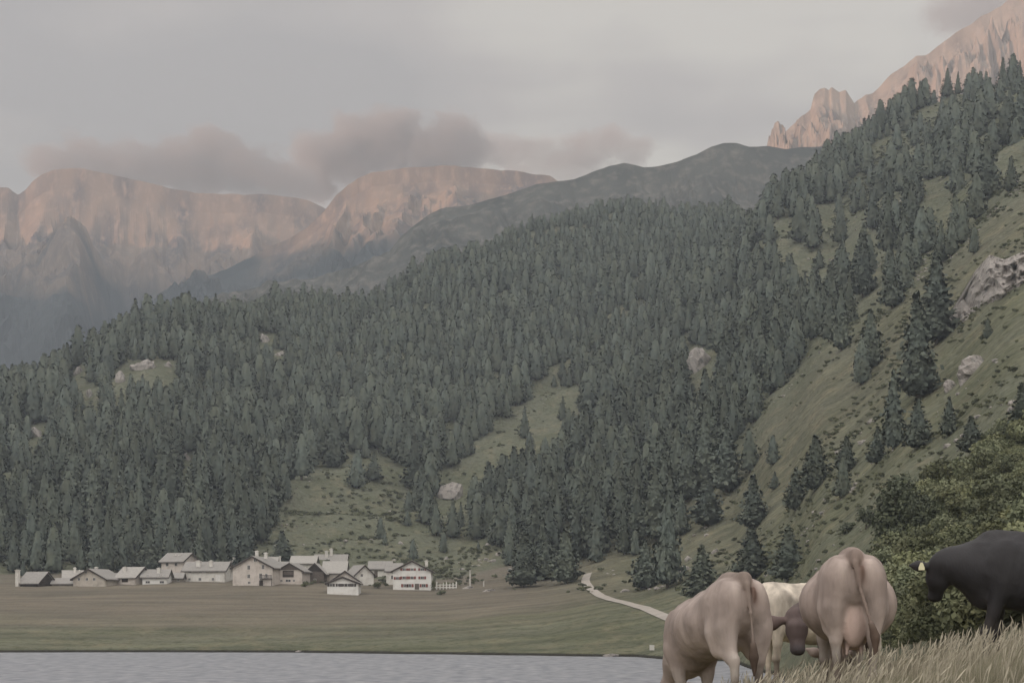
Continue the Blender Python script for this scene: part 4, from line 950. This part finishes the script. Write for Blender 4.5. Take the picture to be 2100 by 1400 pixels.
def skin(prims, h=0.017):
    lo = np.full(3, 9.0); hi = -lo
    for p in prims:
        if p[0] == 'e': lo = np.minimum(lo, np.array(p[1])-p[2]); hi = np.maximum(hi, np.array(p[1])+p[2])
        else:
            for q, r in ((p[1], p[3]), (p[2], p[4])): lo = np.minimum(lo, np.array(q)-r); hi = np.maximum(hi, np.array(q)+r)
    lo -= 0.08; hi += 0.08; n = np.ceil((hi-lo)/h).astype(int)+1
    ax = [lo[i]+np.arange(n[i])*h for i in range(3)]
    Fv = np.full(tuple(n), 0.6, np.float32); 
    def dist(p, X, Y, Z):
        if p[0] == 'e':
            c, r = p[1], p[2]; a = np.sqrt(((X-c[0])/r[0])**2+((Y-c[1])/r[1])**2+((Z-c[2])/r[2])**2)
            b = np.sqrt(((X-c[0])/r[0]**2)**2+((Y-c[1])/r[1]**2)**2+((Z-c[2])/r[2]**2)**2)+1e-9
            return a*(a-1)/b
        A = np.array(p[1], float); B = np.array(p[2], float); d = B-A; L2 = d@d+1e-12
        t = np.clip(((X-A[0])*d[0]+(Y-A[1])*d[1]+(Z-A[2])*d[2])/L2, 0, 1)
        return np.sqrt((X-A[0]-t*d[0])**2+(Y-A[1]-t*d[1])**2+(Z-A[2]-t*d[2])**2)-(p[3]+(p[4]-p[3])*t)
    for p in prims:
        k = p[-2]
        pts_ = [np.array(p[1])-p[2], np.array(p[1])+p[2]] if p[0] == 'e' else [np.minimum(p[1], p[2])-max(p[3], p[4]), np.maximum(p[1], p[2])+max(p[3], p[4])]
        a = np.clip(((pts_[0]-k*2-.05-lo)/h).astype(int), 0, n-1); b = np.clip(((pts_[1]+k*2+.05-lo)/h).astype(int)+2, 1, n)
        sl = tuple(slice(a[i], b[i]) for i in range(3))
        X, Y, Z = np.meshgrid(ax[0][sl[0]], ax[1][sl[1]], ax[2][sl[2]], indexing='ij')
        d = dist(p, X, Y, Z).astype(np.float32); F0 = Fv[sl]
        m = np.maximum(k-np.abs(F0-d), 0)/k; Fv[sl] = np.minimum(F0, d)-m*m*k*0.25
    V, Q = surface_nets(Fv, lo, h)
    # relax a little
    for _ in range(2):
        acc = np.zeros_like(V); cnt = np.zeros(len(V))
        for a in range(4):
            b = (a+1) % 4
            np.add.at(acc, Q[:,a], V[Q[:,b]]); np.add.at(cnt, Q[:,a], 1); np.add.at(acc, Q[:,b], V[Q[:,a]]); np.add.at(cnt, Q[:,b], 1)
        V = V*0.5+0.5*acc/cnt[:,None]
    # hide colour: by nearest body region
    wsum = np.zeros(len(V)); col = np.zeros((len(V),3))
    for p in prims:
        d = dist(p, V[:,0], V[:,1], V[:,2]); w_ = np.exp(-np.clip(d, -.015, 1)/0.018)
        wsum += w_; col += w_[:,None]*np.array(p[-1])
    return V, Q, col/wsum[:,None]
def hide_mat(name, rough=0.75, spec=0.25, var=0.25, sheen=0.0):
    m = bpy.data.materials.new(name); m.use_nodes = True; nt = m.node_tree; N = nt.nodes; L = nt.links
    b = N['Principled BSDF']; b.inputs['Roughness'].default_value = rough; b.inputs['Specular IOR Level'].default_value = spec
    b.inputs['Sheen Weight'].default_value = sheen
    at = N.new('ShaderNodeAttribute'); at.attribute_name = 'hide'
    tcn = N.new('ShaderNodeTexCoord'); mp = N.new('ShaderNodeMapping'); mp.inputs['Scale'].default_value = (5, 5, 1.6); L.new(tcn.outputs['Object'], mp.inputs[0])
    nz = N.new('ShaderNodeTexNoise'); nz.inputs['Scale'].default_value = 1.0; nz.inputs['Detail'].default_value = 7; L.new(mp.outputs[0], nz.inputs['Vector'])
    mr = N.new('ShaderNodeMapRange'); mr.inputs['From Min'].default_value = .3; mr.inputs['From Max'].default_value = .7; mr.inputs['To Min'].default_value = 1-var*1.6; mr.inputs['To Max'].default_value = 1+var*1.6; L.new(nz.outputs[0], mr.inputs[0])
    vm = N.new('ShaderNodeVectorMath'); vm.operation = 'SCALE'; L.new(at.outputs['Color'], vm.inputs[0]); L.new(mr.outputs[0], vm.inputs['Scale']); L.new(vm.outputs[0], b.inputs['Base Color'])
    mp2 = N.new('ShaderNodeMapping'); mp2.inputs['Scale'].default_value = (70, 70, 14); L.new(tcn.outputs['Object'], mp2.inputs[0])
    n2 = N.new('ShaderNodeTexNoise'); n2.inputs['Scale'].default_value = 1.0; n2.inputs['Detail'].default_value = 3; L.new(mp2.outputs[0], n2.inputs['Vector'])
    bp = N.new('ShaderNodeBump'); bp.inputs['Distance'].default_value = .006; bp.inputs['Strength'].default_value = .6; L.new(n2.outputs[0], bp.inputs['Height']); L.new(bp.outputs[0], b.inputs['Normal'])
    return m
def cow_prims(c, head, neck, legf=(0,0), legh=(0,0), wide=1.0, belly=1.0, bz=.91, brz=.37, udder=False, tail=True, tailswing=0.0, drop=0.0, ears=True, esz=1.0, hook=1.215, mz=1.0):
    """x forward, z up. c: colours dict. head: list of points poll, muzzle; neck: points; drop lowers the fore part"""
    B, Bl, Bd, Lg, Hf, Ud, Mz = c['body'], c['light'], c['dark'], c['leg'], c['hoof'], c['udder'], c['muzzle']
    p = []; E = lambda cc, r, k, col: p.append(('e', np.array(cc, float), np.array(r, float), k, np.array(col)))
    Cn = lambda a, b, ra, rb, k, col: p.append(('c', np.array(a, float), np.array(b, float), ra, rb, k, np.array(col)))
    w = wide
    def dz(x): return -drop*max(0.0, min(1.0, (x+0.5)/1.1))
    # trunk
    E((.52,0,.98+dz(.5)), (.36,.255*w,.36), .1, B); E((.18,0,bz+.02+dz(.18)), (.52,.31*w,brz), .1, B)
    E((-.16,0,bz+dz(-.16)), (.50,.355*w*belly,brz), .12, B); E((-.52,0,1.02), (.40,.27*w,.29), .1, B)
    E((.66,0,.80+dz(.6)), (.20,.17,.22), .08, Bl)                 # brisket
    Cn((.62,0,1.28+dz(.6)), (.10,0,1.25+dz(.1)), .075, .08, .1, B); Cn((.10,0,1.25+dz(.1)), (-.50,0,1.28), .08, .09, .1, B); Cn((-.50,0,1.28), (-.84,0,1.275), .09, .06, .08, Bd)
    for s in (-1, 1):
        E((-.43,s*.205*w,hook), (.13,.06,.06), .10, B)           # hook bones
        E((-.85,s*.12,1.14), (.07,.05,.08), .08, Bl)              # pin bones
        E((-.66,s*.16*w,1.02), (.25,.135,.27), .08, B)           # rump
        fx, hx = (legf[0] if s < 0 else legf[1]), (legh[0] if s < 0 else legh[1])
        E((-.66,s*.185,.82), (.20,.115,.27), .07, B)
        Cn((-.60,s*.20,.78), (-.56+hx*.4,s*.19,.62), .135, .09, .06, Bl)
        Cn((-.76,s*.19,.80), (-.76+hx*.6,s*.175,.50), .10, .055, .05, Bl)
        Cn((-.57+hx*.4,s*.19,.64), (-.755+hx,s*.175,.47), .085, .052, .05, Bl)
        Cn((-.77+hx,s*.175,.49), (-.72+hx,s*.165,.14), .048, .036, .03, Lg)
        Cn((-.72+hx,s*.165,.14), (-.69+hx,s*.165,.07), .042, .046, .03, Lg)
        Cn((-.69+hx,s*.165,.06), (-.665+hx,s*.165,.03), .05, .056, .015, Hf)
        # fore leg
        E((.50,s*.20*w,.98+dz(.5)), (.15,.095,.27), .07, B)
        Cn((.52,s*.20,.86+dz(.5)), (.54+fx*.5,s*.175,.56+dz(.5)*.6), .105, .062, .05, B)
        Cn((.54+fx*.5,s*.175,.57+dz(.5)*.6), (.55+fx,s*.165,.36+dz(.5)*.35), .062, .05, .03, Lg)
        E((.565+fx,s*.165,.36+dz(.5)*.35), (.052,.05,.06), .02, Lg)
        Cn((.55+fx,s*.165,.36+dz(.5)*.35), (.545+fx,s*.16,.12), .042, .035, .03, Lg)
        Cn((.545+fx,s*.16,.12), (.56+fx,s*.16,.07), .04, .045, .03, Lg)
        Cn((.56+fx,s*.16,.06), (.58+fx,s*.16,.03), .05, .055, .015, Hf)
    # flank fold and navel
    E((-.36,0,.72), (.22,.16*w,.10), .08, Bl)
    # neck
    for i in range(len(neck)-1): Cn(neck[i][0], neck[i+1][0], neck[i][1], neck[i+1][1], .09, B)
    # head
    poll, muz = np.array(head[0], float), np.array(head[1], float); d = (muz-poll)/np.linalg.norm(muz-poll)
    side = np.array(head[2], float); side /= np.linalg.norm(side); up = np.cross(side, d); up /= np.linalg.norm(up); up = up if head[3] > 0 else -up
    L_ = np.linalg.norm(muz-poll); Hc = c.get('head', B)
    Cn(poll, poll+d*L_*.45, .112, .105, .05, Hc); Cn(poll+d*L_*.45, poll+d*L_*.85, .095, .068*mz, .05, Hc)
    for s in (-1, 1):
        Cn(poll+side*s*.045+d*.03, poll+side*s*.055+d*L_*.45, .075, .06, .05, Hc)
        E(poll+d*L_*.38+side*s*.085+up*.035, (.032,.032,.032), .03, Hc)      # brow
        Cn(poll+d*L_*.36+side*s*.04-up*.07, poll+d*L_*.52+side*s*.03-up*.06, .075, .05, .05, Hc)   # jaw
        E(poll+d*L_*.93+side*s*.032+up*.012, (.040*mz,.040*mz,.040*mz), .03, Mz)
    E(poll+d*L_*.95-up*.03, (.055*mz,.055*mz,.05*mz), .03, Mz)
    if ears:
        for s in (-1, 1):
            e0 = poll+d*.045+side*s*.10-up*.01; e1 = e0+(side*s*.115-up*.015+d*head[4])*esz; e2 = e1+(side*s*.085-up*.02+d*head[4])*esz
            Cn(e0, e1, .028, .052*esz, .02, c.get('ear', Hc)); Cn(e1, e2, .050*esz, .018*esz, .03, c.get('ear', Hc))
    if udder:
        E((-.50,0,.60), (.23,.165,.20), .04, Ud); E((-.70,0,.64), (.13,.115,.23), .03, Ud)
        for s in (-1, 1):
            for q in (-.38, -.66): Cn((q,s*.065,.45), (q-.01,s*.07,.35), .026, .016, .02, Ud)
    if tail:
        Cn((-.82,0,1.28), (-.915,.01,1.20), .042, .026, .05, Bd); Cn((-.915,.01,1.20), (-.95,.015+tailswing*.3,.92), .026, .019, .02, Bd)
        Cn((-.95,.015+tailswing*.3,.92), (-.95,.02+tailswing*.8,.62), .019, .017, .015, Bd); Cn((-.95,.02+tailswing*.8,.62), (-.93,.02+tailswing,.50), .026, .045, .02, c['tuft']); Cn((-.93,.02+tailswing,.50), (-.92,.02+tailswing,.33), .045, .018, .02, c['tuft'])
    E((-.905,-.05,1.10), (.04,.024,.085), .012, c.get('vent', Bd))
    return p
def make_cow(name_label, colors, X, Y, rz, pitch, roll, scale, hide, zoff=0.0, eyes=True, tagged=False, tagdir=None, **kw):
    pr = cow_prims(colors, **kw)
    V, Q, col = skin([q for q in pr])
    t = thing('cow', name_label, 'cow', (X, Y, float(near_z(X, Y))+zoff), rz, 'cattle grazing on the hillside')
    t.rotation_euler = (roll, pitch, rz); t.scale = (scale,)*3
    # folds, ribs and muscle relief pushed along the surface normal
    e1_ = V[Q[:,2]]-V[Q[:,0]]; e2_ = V[Q[:,3]]-V[Q[:,1]]; fn = np.cross(e1_, e2_); vn = np.zeros_like(V)
    for k_ in range(4): np.add.at(vn, Q[:,k_], fn)
    vn /= np.linalg.norm(vn, axis=1)[:,None]+1e-9
    n = 0.012*fbm(V[:,0]*4, V[:,1]*4, V[:,2]*4, 2, 12)+0.007*fbm(V[:,0]*9, V[:,1]*9, V[:,2]*5, 3, 15, ridged=True)
    rib = np.exp(-((V[:,0]-.12)/.28)**2)*np.exp(-((V[:,2]-.98)/.22)**2)*(np.abs(V[:,1]) > .16); n = n+0.008*rib*np.sin((V[:,0]+.25*V[:,2])*2*math.pi/.085)
    sunk = (.4 if kw.get('hook', 1.3) < 1.2 else 1)*np.exp(-((V[:,0]+.30)/.10)**2-((V[:,2]-1.13)/.10)**2)*(np.abs(V[:,1]) > .1); n = n-0.045*sunk
    n = n*np.clip((V[:,2]-.35)/.3, .15, 1)*np.clip((.95-V[:,0])/.2, .2, 1); V = V+n[:,None]*vn
    me = mesh_np('body', V, Q, [hide], True)
    mud_shade = np.clip((.56-V[:,2])/.25, 0, 1)*np.clip(.45+1.3*fbm(V[:,0]*7, V[:,1]*7, V[:,2]*5, 3, 40), 0, 1)+.7*np.clip((.70-V[:,2])/.12, 0, 1)*(np.abs(V[:,0]+.05) < .52)*(np.abs(V[:,1]) < .32)*np.clip(.3+fbm(V[:,0]*5, V[:,1]*5, V[:,2]*4, 3, 41), 0, 1)*(0 if kw.get('udder') else 1)  # mud on the lower legs; the belly underside darkening is partly painted shade
    mud_shade = np.clip(mud_shade, 0, .8)[:,None]; col = col*(1-mud_shade)+mud_shade*np.minimum(col, np.array([.11,.085,.07]))
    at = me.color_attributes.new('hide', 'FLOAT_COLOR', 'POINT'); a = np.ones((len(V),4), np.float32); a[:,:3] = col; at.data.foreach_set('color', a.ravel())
    body = obj('body', me, t)
    head = kw['head']; poll, muz = np.array(head[0], float), np.array(head[1], float); d = (muz-poll); L_ = np.linalg.norm(d); d /= L_
    side = np.array(head[2], float); side /= np.linalg.norm(side); up = np.cross(side, d); up /= np.linalg.norm(up); up = up if head[3] > 0 else -up
    if eyes:
        for s in (-1, 1):
            e_ = MB(); c_ = poll+d*L_*.40+side*s*.103+up*.022
            e_.tube([c_-side*s*.02, c_-side*s*.012, c_, c_+side*s*.010, c_+side*s*.013], [.008,.018,.021,.014,.004], 10).build('eye', M['eye'], t, True)
            c2 = poll+d*(L_*.93+.030)+side*s*.034+up*.022
            e_ = MB().tube([c2-d*.01, c2+d*.004, c2+d*.009], [.012,.013,.004], 8).build('nostril', M['eye'], t, True)
    if tagged:
        s = tagged; e1 = poll+d*.045+side*s*.10-up*.01+side*s*.10-up*.015+d*head[4]
        tg = MB(); td = np.array(tagdir, float); sx = np.cross(td, [0,0,1.]); o_ = e1+td*.062
        q = [(-.026,-.035),(.026,-.035),(.026,-.015),(.016,.012),(.008,.03),(-.008,.03),(-.016,.012),(-.026,-.015)]
        fr = [o_+sx*a*1.15+np.array([0,0,1.])*b*1.15 for a, b in q]; bk = [v_-td*.01 for v_ in fr]
        nq = len(q); tg.poly(fr+bk, [tuple(range(nq)), tuple(range(2*nq-1, nq-1, -1))]+[(k, k+nq, (k+1) % nq+nq, (k+1) % nq) for k in range(nq)])
        tg.build('ear_tag', M['eartag'], t)
    return t
M['eye'] = mat('eye', (0.012, 0.01, 0.01), 0.15, spec=0.6)
M['eartag'] = mat('eartag', (0.75, 0.72, 0.50), 0.5)
HB = hide_mat('beige_hide', var=.19); HK = hide_mat('black_hide', .6, .3, .15)
beige = dict(body=(.355,.293,.268), light=(.42,.355,.325), dark=(.25,.20,.175), leg=(.37,.33,.30), hoof=(.06,.05,.045), udder=(.47,.36,.32), muzzle=(.30,.25,.22), tuft=(.10,.07,.055), vent=(.10,.05,.035))
beige2 = dict(beige, body=(.37,.303,.275), light=(.435,.362,.33), dark=(.25,.195,.17), vent=(.09,.045,.03))
cream = dict(body=(.56,.50,.43), light=(.62,.57,.51), dark=(.50,.43,.36), leg=(.50,.44,.37), hoof=(.08,.07,.06), udder=(.5,.38,.32), muzzle=(.4,.33,.3), tuft=(.5,.45,.38), head=(.55,.48,.4))
brown = dict(body=(.115,.085,.08), light=(.12,.09,.085), dark=(.09,.07,.07), leg=(.09,.07,.065), hoof=(.03,.03,.03), udder=(.2,.15,.14), muzzle=(.06,.055,.06), tuft=(.06,.05,.05), head=(.105,.08,.078), ear=(.13,.095,.09))
black = dict(body=(.033,.032,.036), light=(.035,.033,.036), dark=(.031,.03,.033), leg=(.04,.036,.036), hoof=(.03,.03,.03), udder=(.1,.08,.08), muzzle=(.04,.038,.04), tuft=(.03,.03,.03))
graze = dict(neck=[((.60,0,1.02),.20),((.86,0,.80),.155),((1.06,0,.56),.12)], head=[(1.14,0,.46),(1.34,0,.10),(0,1,0),1,-.03])
def Xp(px, Y): return (px-HX)/F*Y
# 1 left beige cow: seen from behind and the left, walking away downhill to the left
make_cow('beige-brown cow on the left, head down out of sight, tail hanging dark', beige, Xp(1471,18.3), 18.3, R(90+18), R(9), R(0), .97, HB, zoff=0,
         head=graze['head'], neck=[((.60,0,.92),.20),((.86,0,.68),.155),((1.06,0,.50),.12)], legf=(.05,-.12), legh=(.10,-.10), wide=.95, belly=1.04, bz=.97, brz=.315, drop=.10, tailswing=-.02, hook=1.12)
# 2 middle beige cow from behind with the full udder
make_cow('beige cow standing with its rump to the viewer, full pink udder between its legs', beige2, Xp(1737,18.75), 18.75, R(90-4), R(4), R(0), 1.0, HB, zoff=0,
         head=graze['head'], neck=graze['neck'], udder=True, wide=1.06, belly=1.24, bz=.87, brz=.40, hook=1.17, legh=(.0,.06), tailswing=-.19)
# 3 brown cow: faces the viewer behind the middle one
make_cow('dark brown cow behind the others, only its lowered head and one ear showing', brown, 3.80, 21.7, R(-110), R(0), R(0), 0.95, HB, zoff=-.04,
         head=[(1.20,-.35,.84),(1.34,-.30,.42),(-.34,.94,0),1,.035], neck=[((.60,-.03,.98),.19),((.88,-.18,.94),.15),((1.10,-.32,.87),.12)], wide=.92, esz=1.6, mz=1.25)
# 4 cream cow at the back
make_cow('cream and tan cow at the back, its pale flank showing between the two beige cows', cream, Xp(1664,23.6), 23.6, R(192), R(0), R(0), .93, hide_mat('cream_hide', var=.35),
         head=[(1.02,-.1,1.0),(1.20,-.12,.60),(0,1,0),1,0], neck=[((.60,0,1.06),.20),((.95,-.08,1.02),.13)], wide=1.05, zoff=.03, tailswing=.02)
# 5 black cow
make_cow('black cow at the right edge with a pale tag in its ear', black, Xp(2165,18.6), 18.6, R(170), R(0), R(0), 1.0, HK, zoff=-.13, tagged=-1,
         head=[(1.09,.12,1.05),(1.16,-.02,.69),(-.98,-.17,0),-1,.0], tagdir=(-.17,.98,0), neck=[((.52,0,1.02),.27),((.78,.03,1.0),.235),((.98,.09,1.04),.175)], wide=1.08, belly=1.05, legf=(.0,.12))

# ------------------------------------------------------------------ hillside grass: blades
def grass(name, n, x0, x1, y0, y1, hmin, hmax, m, label, seed, dens=None):
    r = np.random.default_rng(seed); x = r.uniform(x0, x1, n); y = r.uniform(y0, y1, n)
    k = (HX+F*x/y > 1330) & (HX+F*x/y < 2200)
    cl = vnoise(x*1.3, y*1.0, seed=seed)+.5*vnoise(x*4, y*3, seed=seed+1); k &= r.random(n) < np.clip(.55+.6*cl, .08, 1)
    x, y = x[k], y[k]; cl = cl[k]; n = len(x); z = height(x, y)
    px = HX+F*x/y
    hh = r.uniform(hmin, hmax, n)*(1+.25*cl)*np.interp(px, [1330,1480,1560,1640,1750], [.12,.22,.6,.75,1.0])
    a = r.random(n)*6.283; lean = hh*(.1+.5*r.random(n)); wd = r.uniform(.0009, .0021, n)
    wind = np.array([.16, 0.0]); dxl = np.cos(a)*lean*.7+wind[0]*hh; dyl = np.sin(a)*lean*.7
    ts = [0, .4, .75, 1.0]; P_ = []
    pa = a+1.57*r.random(n); cxs, sxs = np.cos(pa), np.sin(pa)
    for t in ts:
        c = np.stack([x+dxl*t**2, y+dyl*t**2, z-.03+hh*(t-.18*t*t)], 1); ww = wd*(1-t*.85)
        o_ = np.stack([cxs*ww, sxs*ww, 0*ww], 1); P_ += [c-o_, c+o_]
    V = np.stack(P_, 1).reshape(-1, 3); b = np.arange(n)*8
    f = np.concatenate([np.stack([b+2*i, b+2*i+1, b+2*i+3, b+2*i+2], 1) for i in range(3)])
    me = mesh_np(name, V, f, [m])
    at = me.color_attributes.new('tone', 'FLOAT_COLOR', 'POINT'); tn = (r.random(n)*.3+.85)*(1+.18*vnoise(x*.9, y*.6, seed=3)); q = r.random(n)
    cA = np.array([.285,.265,.193]); cB = np.array([.21,.205,.14]); cC = np.array([.36,.335,.27])
    mix = np.where((q < .35)[:,None], cB, np.where((q < .85)[:,None], cA, cC))*tn[:,None]
    col = np.ones((n, 8, 4), np.float32); col[:,:,:3] = mix[:,None,:]; at.data.foreach_set('color', col.ravel())
    o = obj(name, me); tag(o, label, 'grass', kind='stuff'); print(name, n); return o
gm = bpy.data.materials.new('grass_blades'); gm.use_nodes = True
_b = gm.node_tree.nodes['Principled BSDF']; _b.inputs['Roughness'].default_value = .8; _b.inputs['Specular IOR Level'].default_value = .1
_a = gm.node_tree.nodes.new('ShaderNodeAttribute'); _a.attribute_name = 'tone'; gm.node_tree.links.new(_a.outputs['Color'], _b.inputs['Base Color'])
grass('tall_grass', 1000000, .6, 7.4, 8.5, 23.5, .07, .187, gm, 'dry yellow-green grass on the near hillside around the cows', 21)
# seed heads
def seeds(n):
    r = np.random.default_rng(5); x = r.uniform(1.0, 7, n); y = r.uniform(8.5, 22, n); px = HX+F*x/y; k = (px > 1480) & (px < 2200); x, y = x[k], y[k]; n = len(x); z = height(x, y)
    hh = r.uniform(.2, .40, n); ln = hh*r.normal(.25, .2, n); P_ = []; wd = np.full(n, .0035); sp = [0, .5, .78, .9, 1.0]; ws = [.8, .6, .6, 1.8, .5]
    a = r.random(n)*3.14
    for t, w_ in zip(sp, ws):
        c = np.stack([x+ln*t**2, y+0*t, z+hh*t], 1); o_ = np.stack([np.cos(a)*wd*w_, np.sin(a)*wd*w_, 0*wd], 1); P_ += [c-o_, c+o_]
    V = np.stack(P_, 1).reshape(-1,3); b = np.arange(n)*10
    f = np.concatenate([np.stack([b+2*i, b+2*i+1, b+2*i+3, b+2*i+2], 1) for i in range(4)])
    me = mesh_np('grass_seed_stalks', V, f, [gm]); at = me.color_attributes.new('tone', 'FLOAT_COLOR', 'POINT')
    col = np.ones((n,10,4), np.float32); col[:,:,:3] = np.array([.40,.365,.29]); col[:,:,:3] *= r.uniform(.7,1.2,(n,1,1)); at.data.foreach_set('color', col.ravel())
    tag(obj('seed_stalks', me), 'thin pale seed stalks standing above the near grass', 'grass', kind='stuff')
seeds(5000)

# ------------------------------------------------------------------ clouds (beyond and above the haze box)
def cloud(name, label, blobs, dens, thick, seed, colr=(.36,.335,.33), nscale=1/72.0):
    """blobs: photo x, y, half width, half height (pixels) at distance Yc"""
    Yc = {1: 4160.0, 2: 4600.0, 3: 4980.0, 4: 4200.0}[seed]; s = Yc/F; C3 = [(P(a, b, Yc), c*s, d*s) for a, b, c, d in blobs]
    xs_ = [c[0][0]-c[1]*1.7 for c in C3]; xe = [c[0][0]+c[1]*1.7 for c in C3]; zs_ = [c[0][2]-c[2]*1.7 for c in C3]; ze = [c[0][2]+c[2]*1.7 for c in C3]
    x0, x1, z0, z1 = min(xs_), max(xe), min(zs_), max(ze)
    o = MB().box(x0, x1, Yc-thick, Yc+thick, z0, z1).build(name, None)
    m = bpy.data.materials.new(name); m.use_nodes = True; nt = m.node_tree; N = nt.nodes; L = nt.links; N.clear()
    out = N.new('ShaderNodeOutputMaterial'); pv = N.new('ShaderNodeVolumePrincipled'); L.new(pv.outputs[0], out.inputs['Volume'])
    pv.inputs['Color'].default_value = (*colr, 1); pv.inputs['Anisotropy'].default_value = 0.0
    g = N.new('ShaderNodeNewGeometry')
    def mth(op, a, b=None):
        n = N.new('ShaderNodeMath'); n.operation = op
        for i, v in enumerate((a, b)):
            if v is None: continue
            if isinstance(v, (int, float)): n.inputs[i].default_value = v
            else: L.new(v, n.inputs[i])
        return n.outputs[0]
    nz = N.new('ShaderNodeTexNoise'); nz.inputs['Scale'].default_value = nscale; nz.inputs['Detail'].default_value = 7; nz.inputs['Roughness'].default_value = .65
    mp = N.new('ShaderNodeMapping'); mp.inputs['Location'].default_value = (seed*100, 0, 0); mp.inputs['Scale'].default_value = (1, 1, 1.4); L.new(g.outputs['Position'], mp.inputs[0]); L.new(mp.outputs[0], nz.inputs['Vector'])
    cur = None
    for (c, rx, rz_) in C3:
        vs = N.new('ShaderNodeVectorMath'); vs.operation = 'SUBTRACT'; L.new(g.outputs['Position'], vs.inputs[0]); vs.inputs[1].default_value = c
        vd = N.new('ShaderNodeVectorMath'); vd.operation = 'DIVIDE'; L.new(vs.outputs[0], vd.inputs[0]); vd.inputs[1].default_value = (rx, thick*.9, rz_)
        le = N.new('ShaderNodeVectorMath'); le.operation = 'LENGTH'; L.new(vd.outputs[0], le.inputs[0])
        f_ = mth('SUBTRACT', 1.0, le.outputs['Value']); cur = f_ if cur is None else mth('MAXIMUM', cur, f_)
    v_ = mth('ADD', cur, mth('MULTIPLY', mth('SUBTRACT', nz.outputs[0], .50), 2.3))
    mr = N.new('ShaderNodeMapRange'); mr.interpolation_type = 'SMOOTHSTEP'; mr.inputs['From Min'].default_value = 0.05; mr.inputs['From Max'].default_value = .28; mr.inputs['To Max'].default_value = dens; L.new(v_, mr.inputs[0])
    L.new(mr.outputs[0], pv.inputs['Density'])
    o.data.materials.clear(); o.data.materials.append(m)
    tag(o, label, 'cloud', kind='stuff')
cloud('cloud', 'pinkish cloud bank resting on the left massif', [(120,340,80,42),(180,318,70,30),(270,345,110,48),(400,345,120,60),(425,292,42,36),(470,320,60,40),(500,350,110,52),(580,375,80,34)], .012, 190, 1)
cloud('cloud', 'largest grey-pink cloud, heaped over the middle summit', [(650,330,60,60),(700,320,90,60),(790,300,130,70),(900,310,120,62),(950,285,60,35),(640,380,60,35),(720,268,50,26),(830,258,60,28),(930,262,45,22)], .016, 190, 2)
cloud('cloud', 'thin ragged cloud trailing right of the middle summit', [(1030,310,90,34),(1120,320,80,32),(1200,310,90,36),(1250,290,50,35),(1300,310,60,26),(1150,345,120,22)], .008, 150, 3)
cloud('cloud', 'grey cloud veil touching the top right mountain flank', [(1990,20,90,60),(2080,10,90,70)], .008, 200, 4)
# ------------------------------------------------------------------ haze
HZ = MB().box(-2600, 1700, -1000, 3900, -4, 1900).build('haze', None)
hm = bpy.data.materials.new('haze'); hm.use_nodes = True; hm.node_tree.nodes.clear()
_o = hm.node_tree.nodes.new('ShaderNodeOutputMaterial'); _v = hm.node_tree.nodes.new('ShaderNodeVolumePrincipled'); hm.node_tree.links.new(_v.outputs[0], _o.inputs['Volume'])
_v.inputs['Density'].default_value = 0.00012; _v.inputs['Color'].default_value = (0.78, 0.87, 1.0, 1)
HZ.data.materials.clear(); HZ.data.materials.append(hm); tag(HZ, kind='stuff')
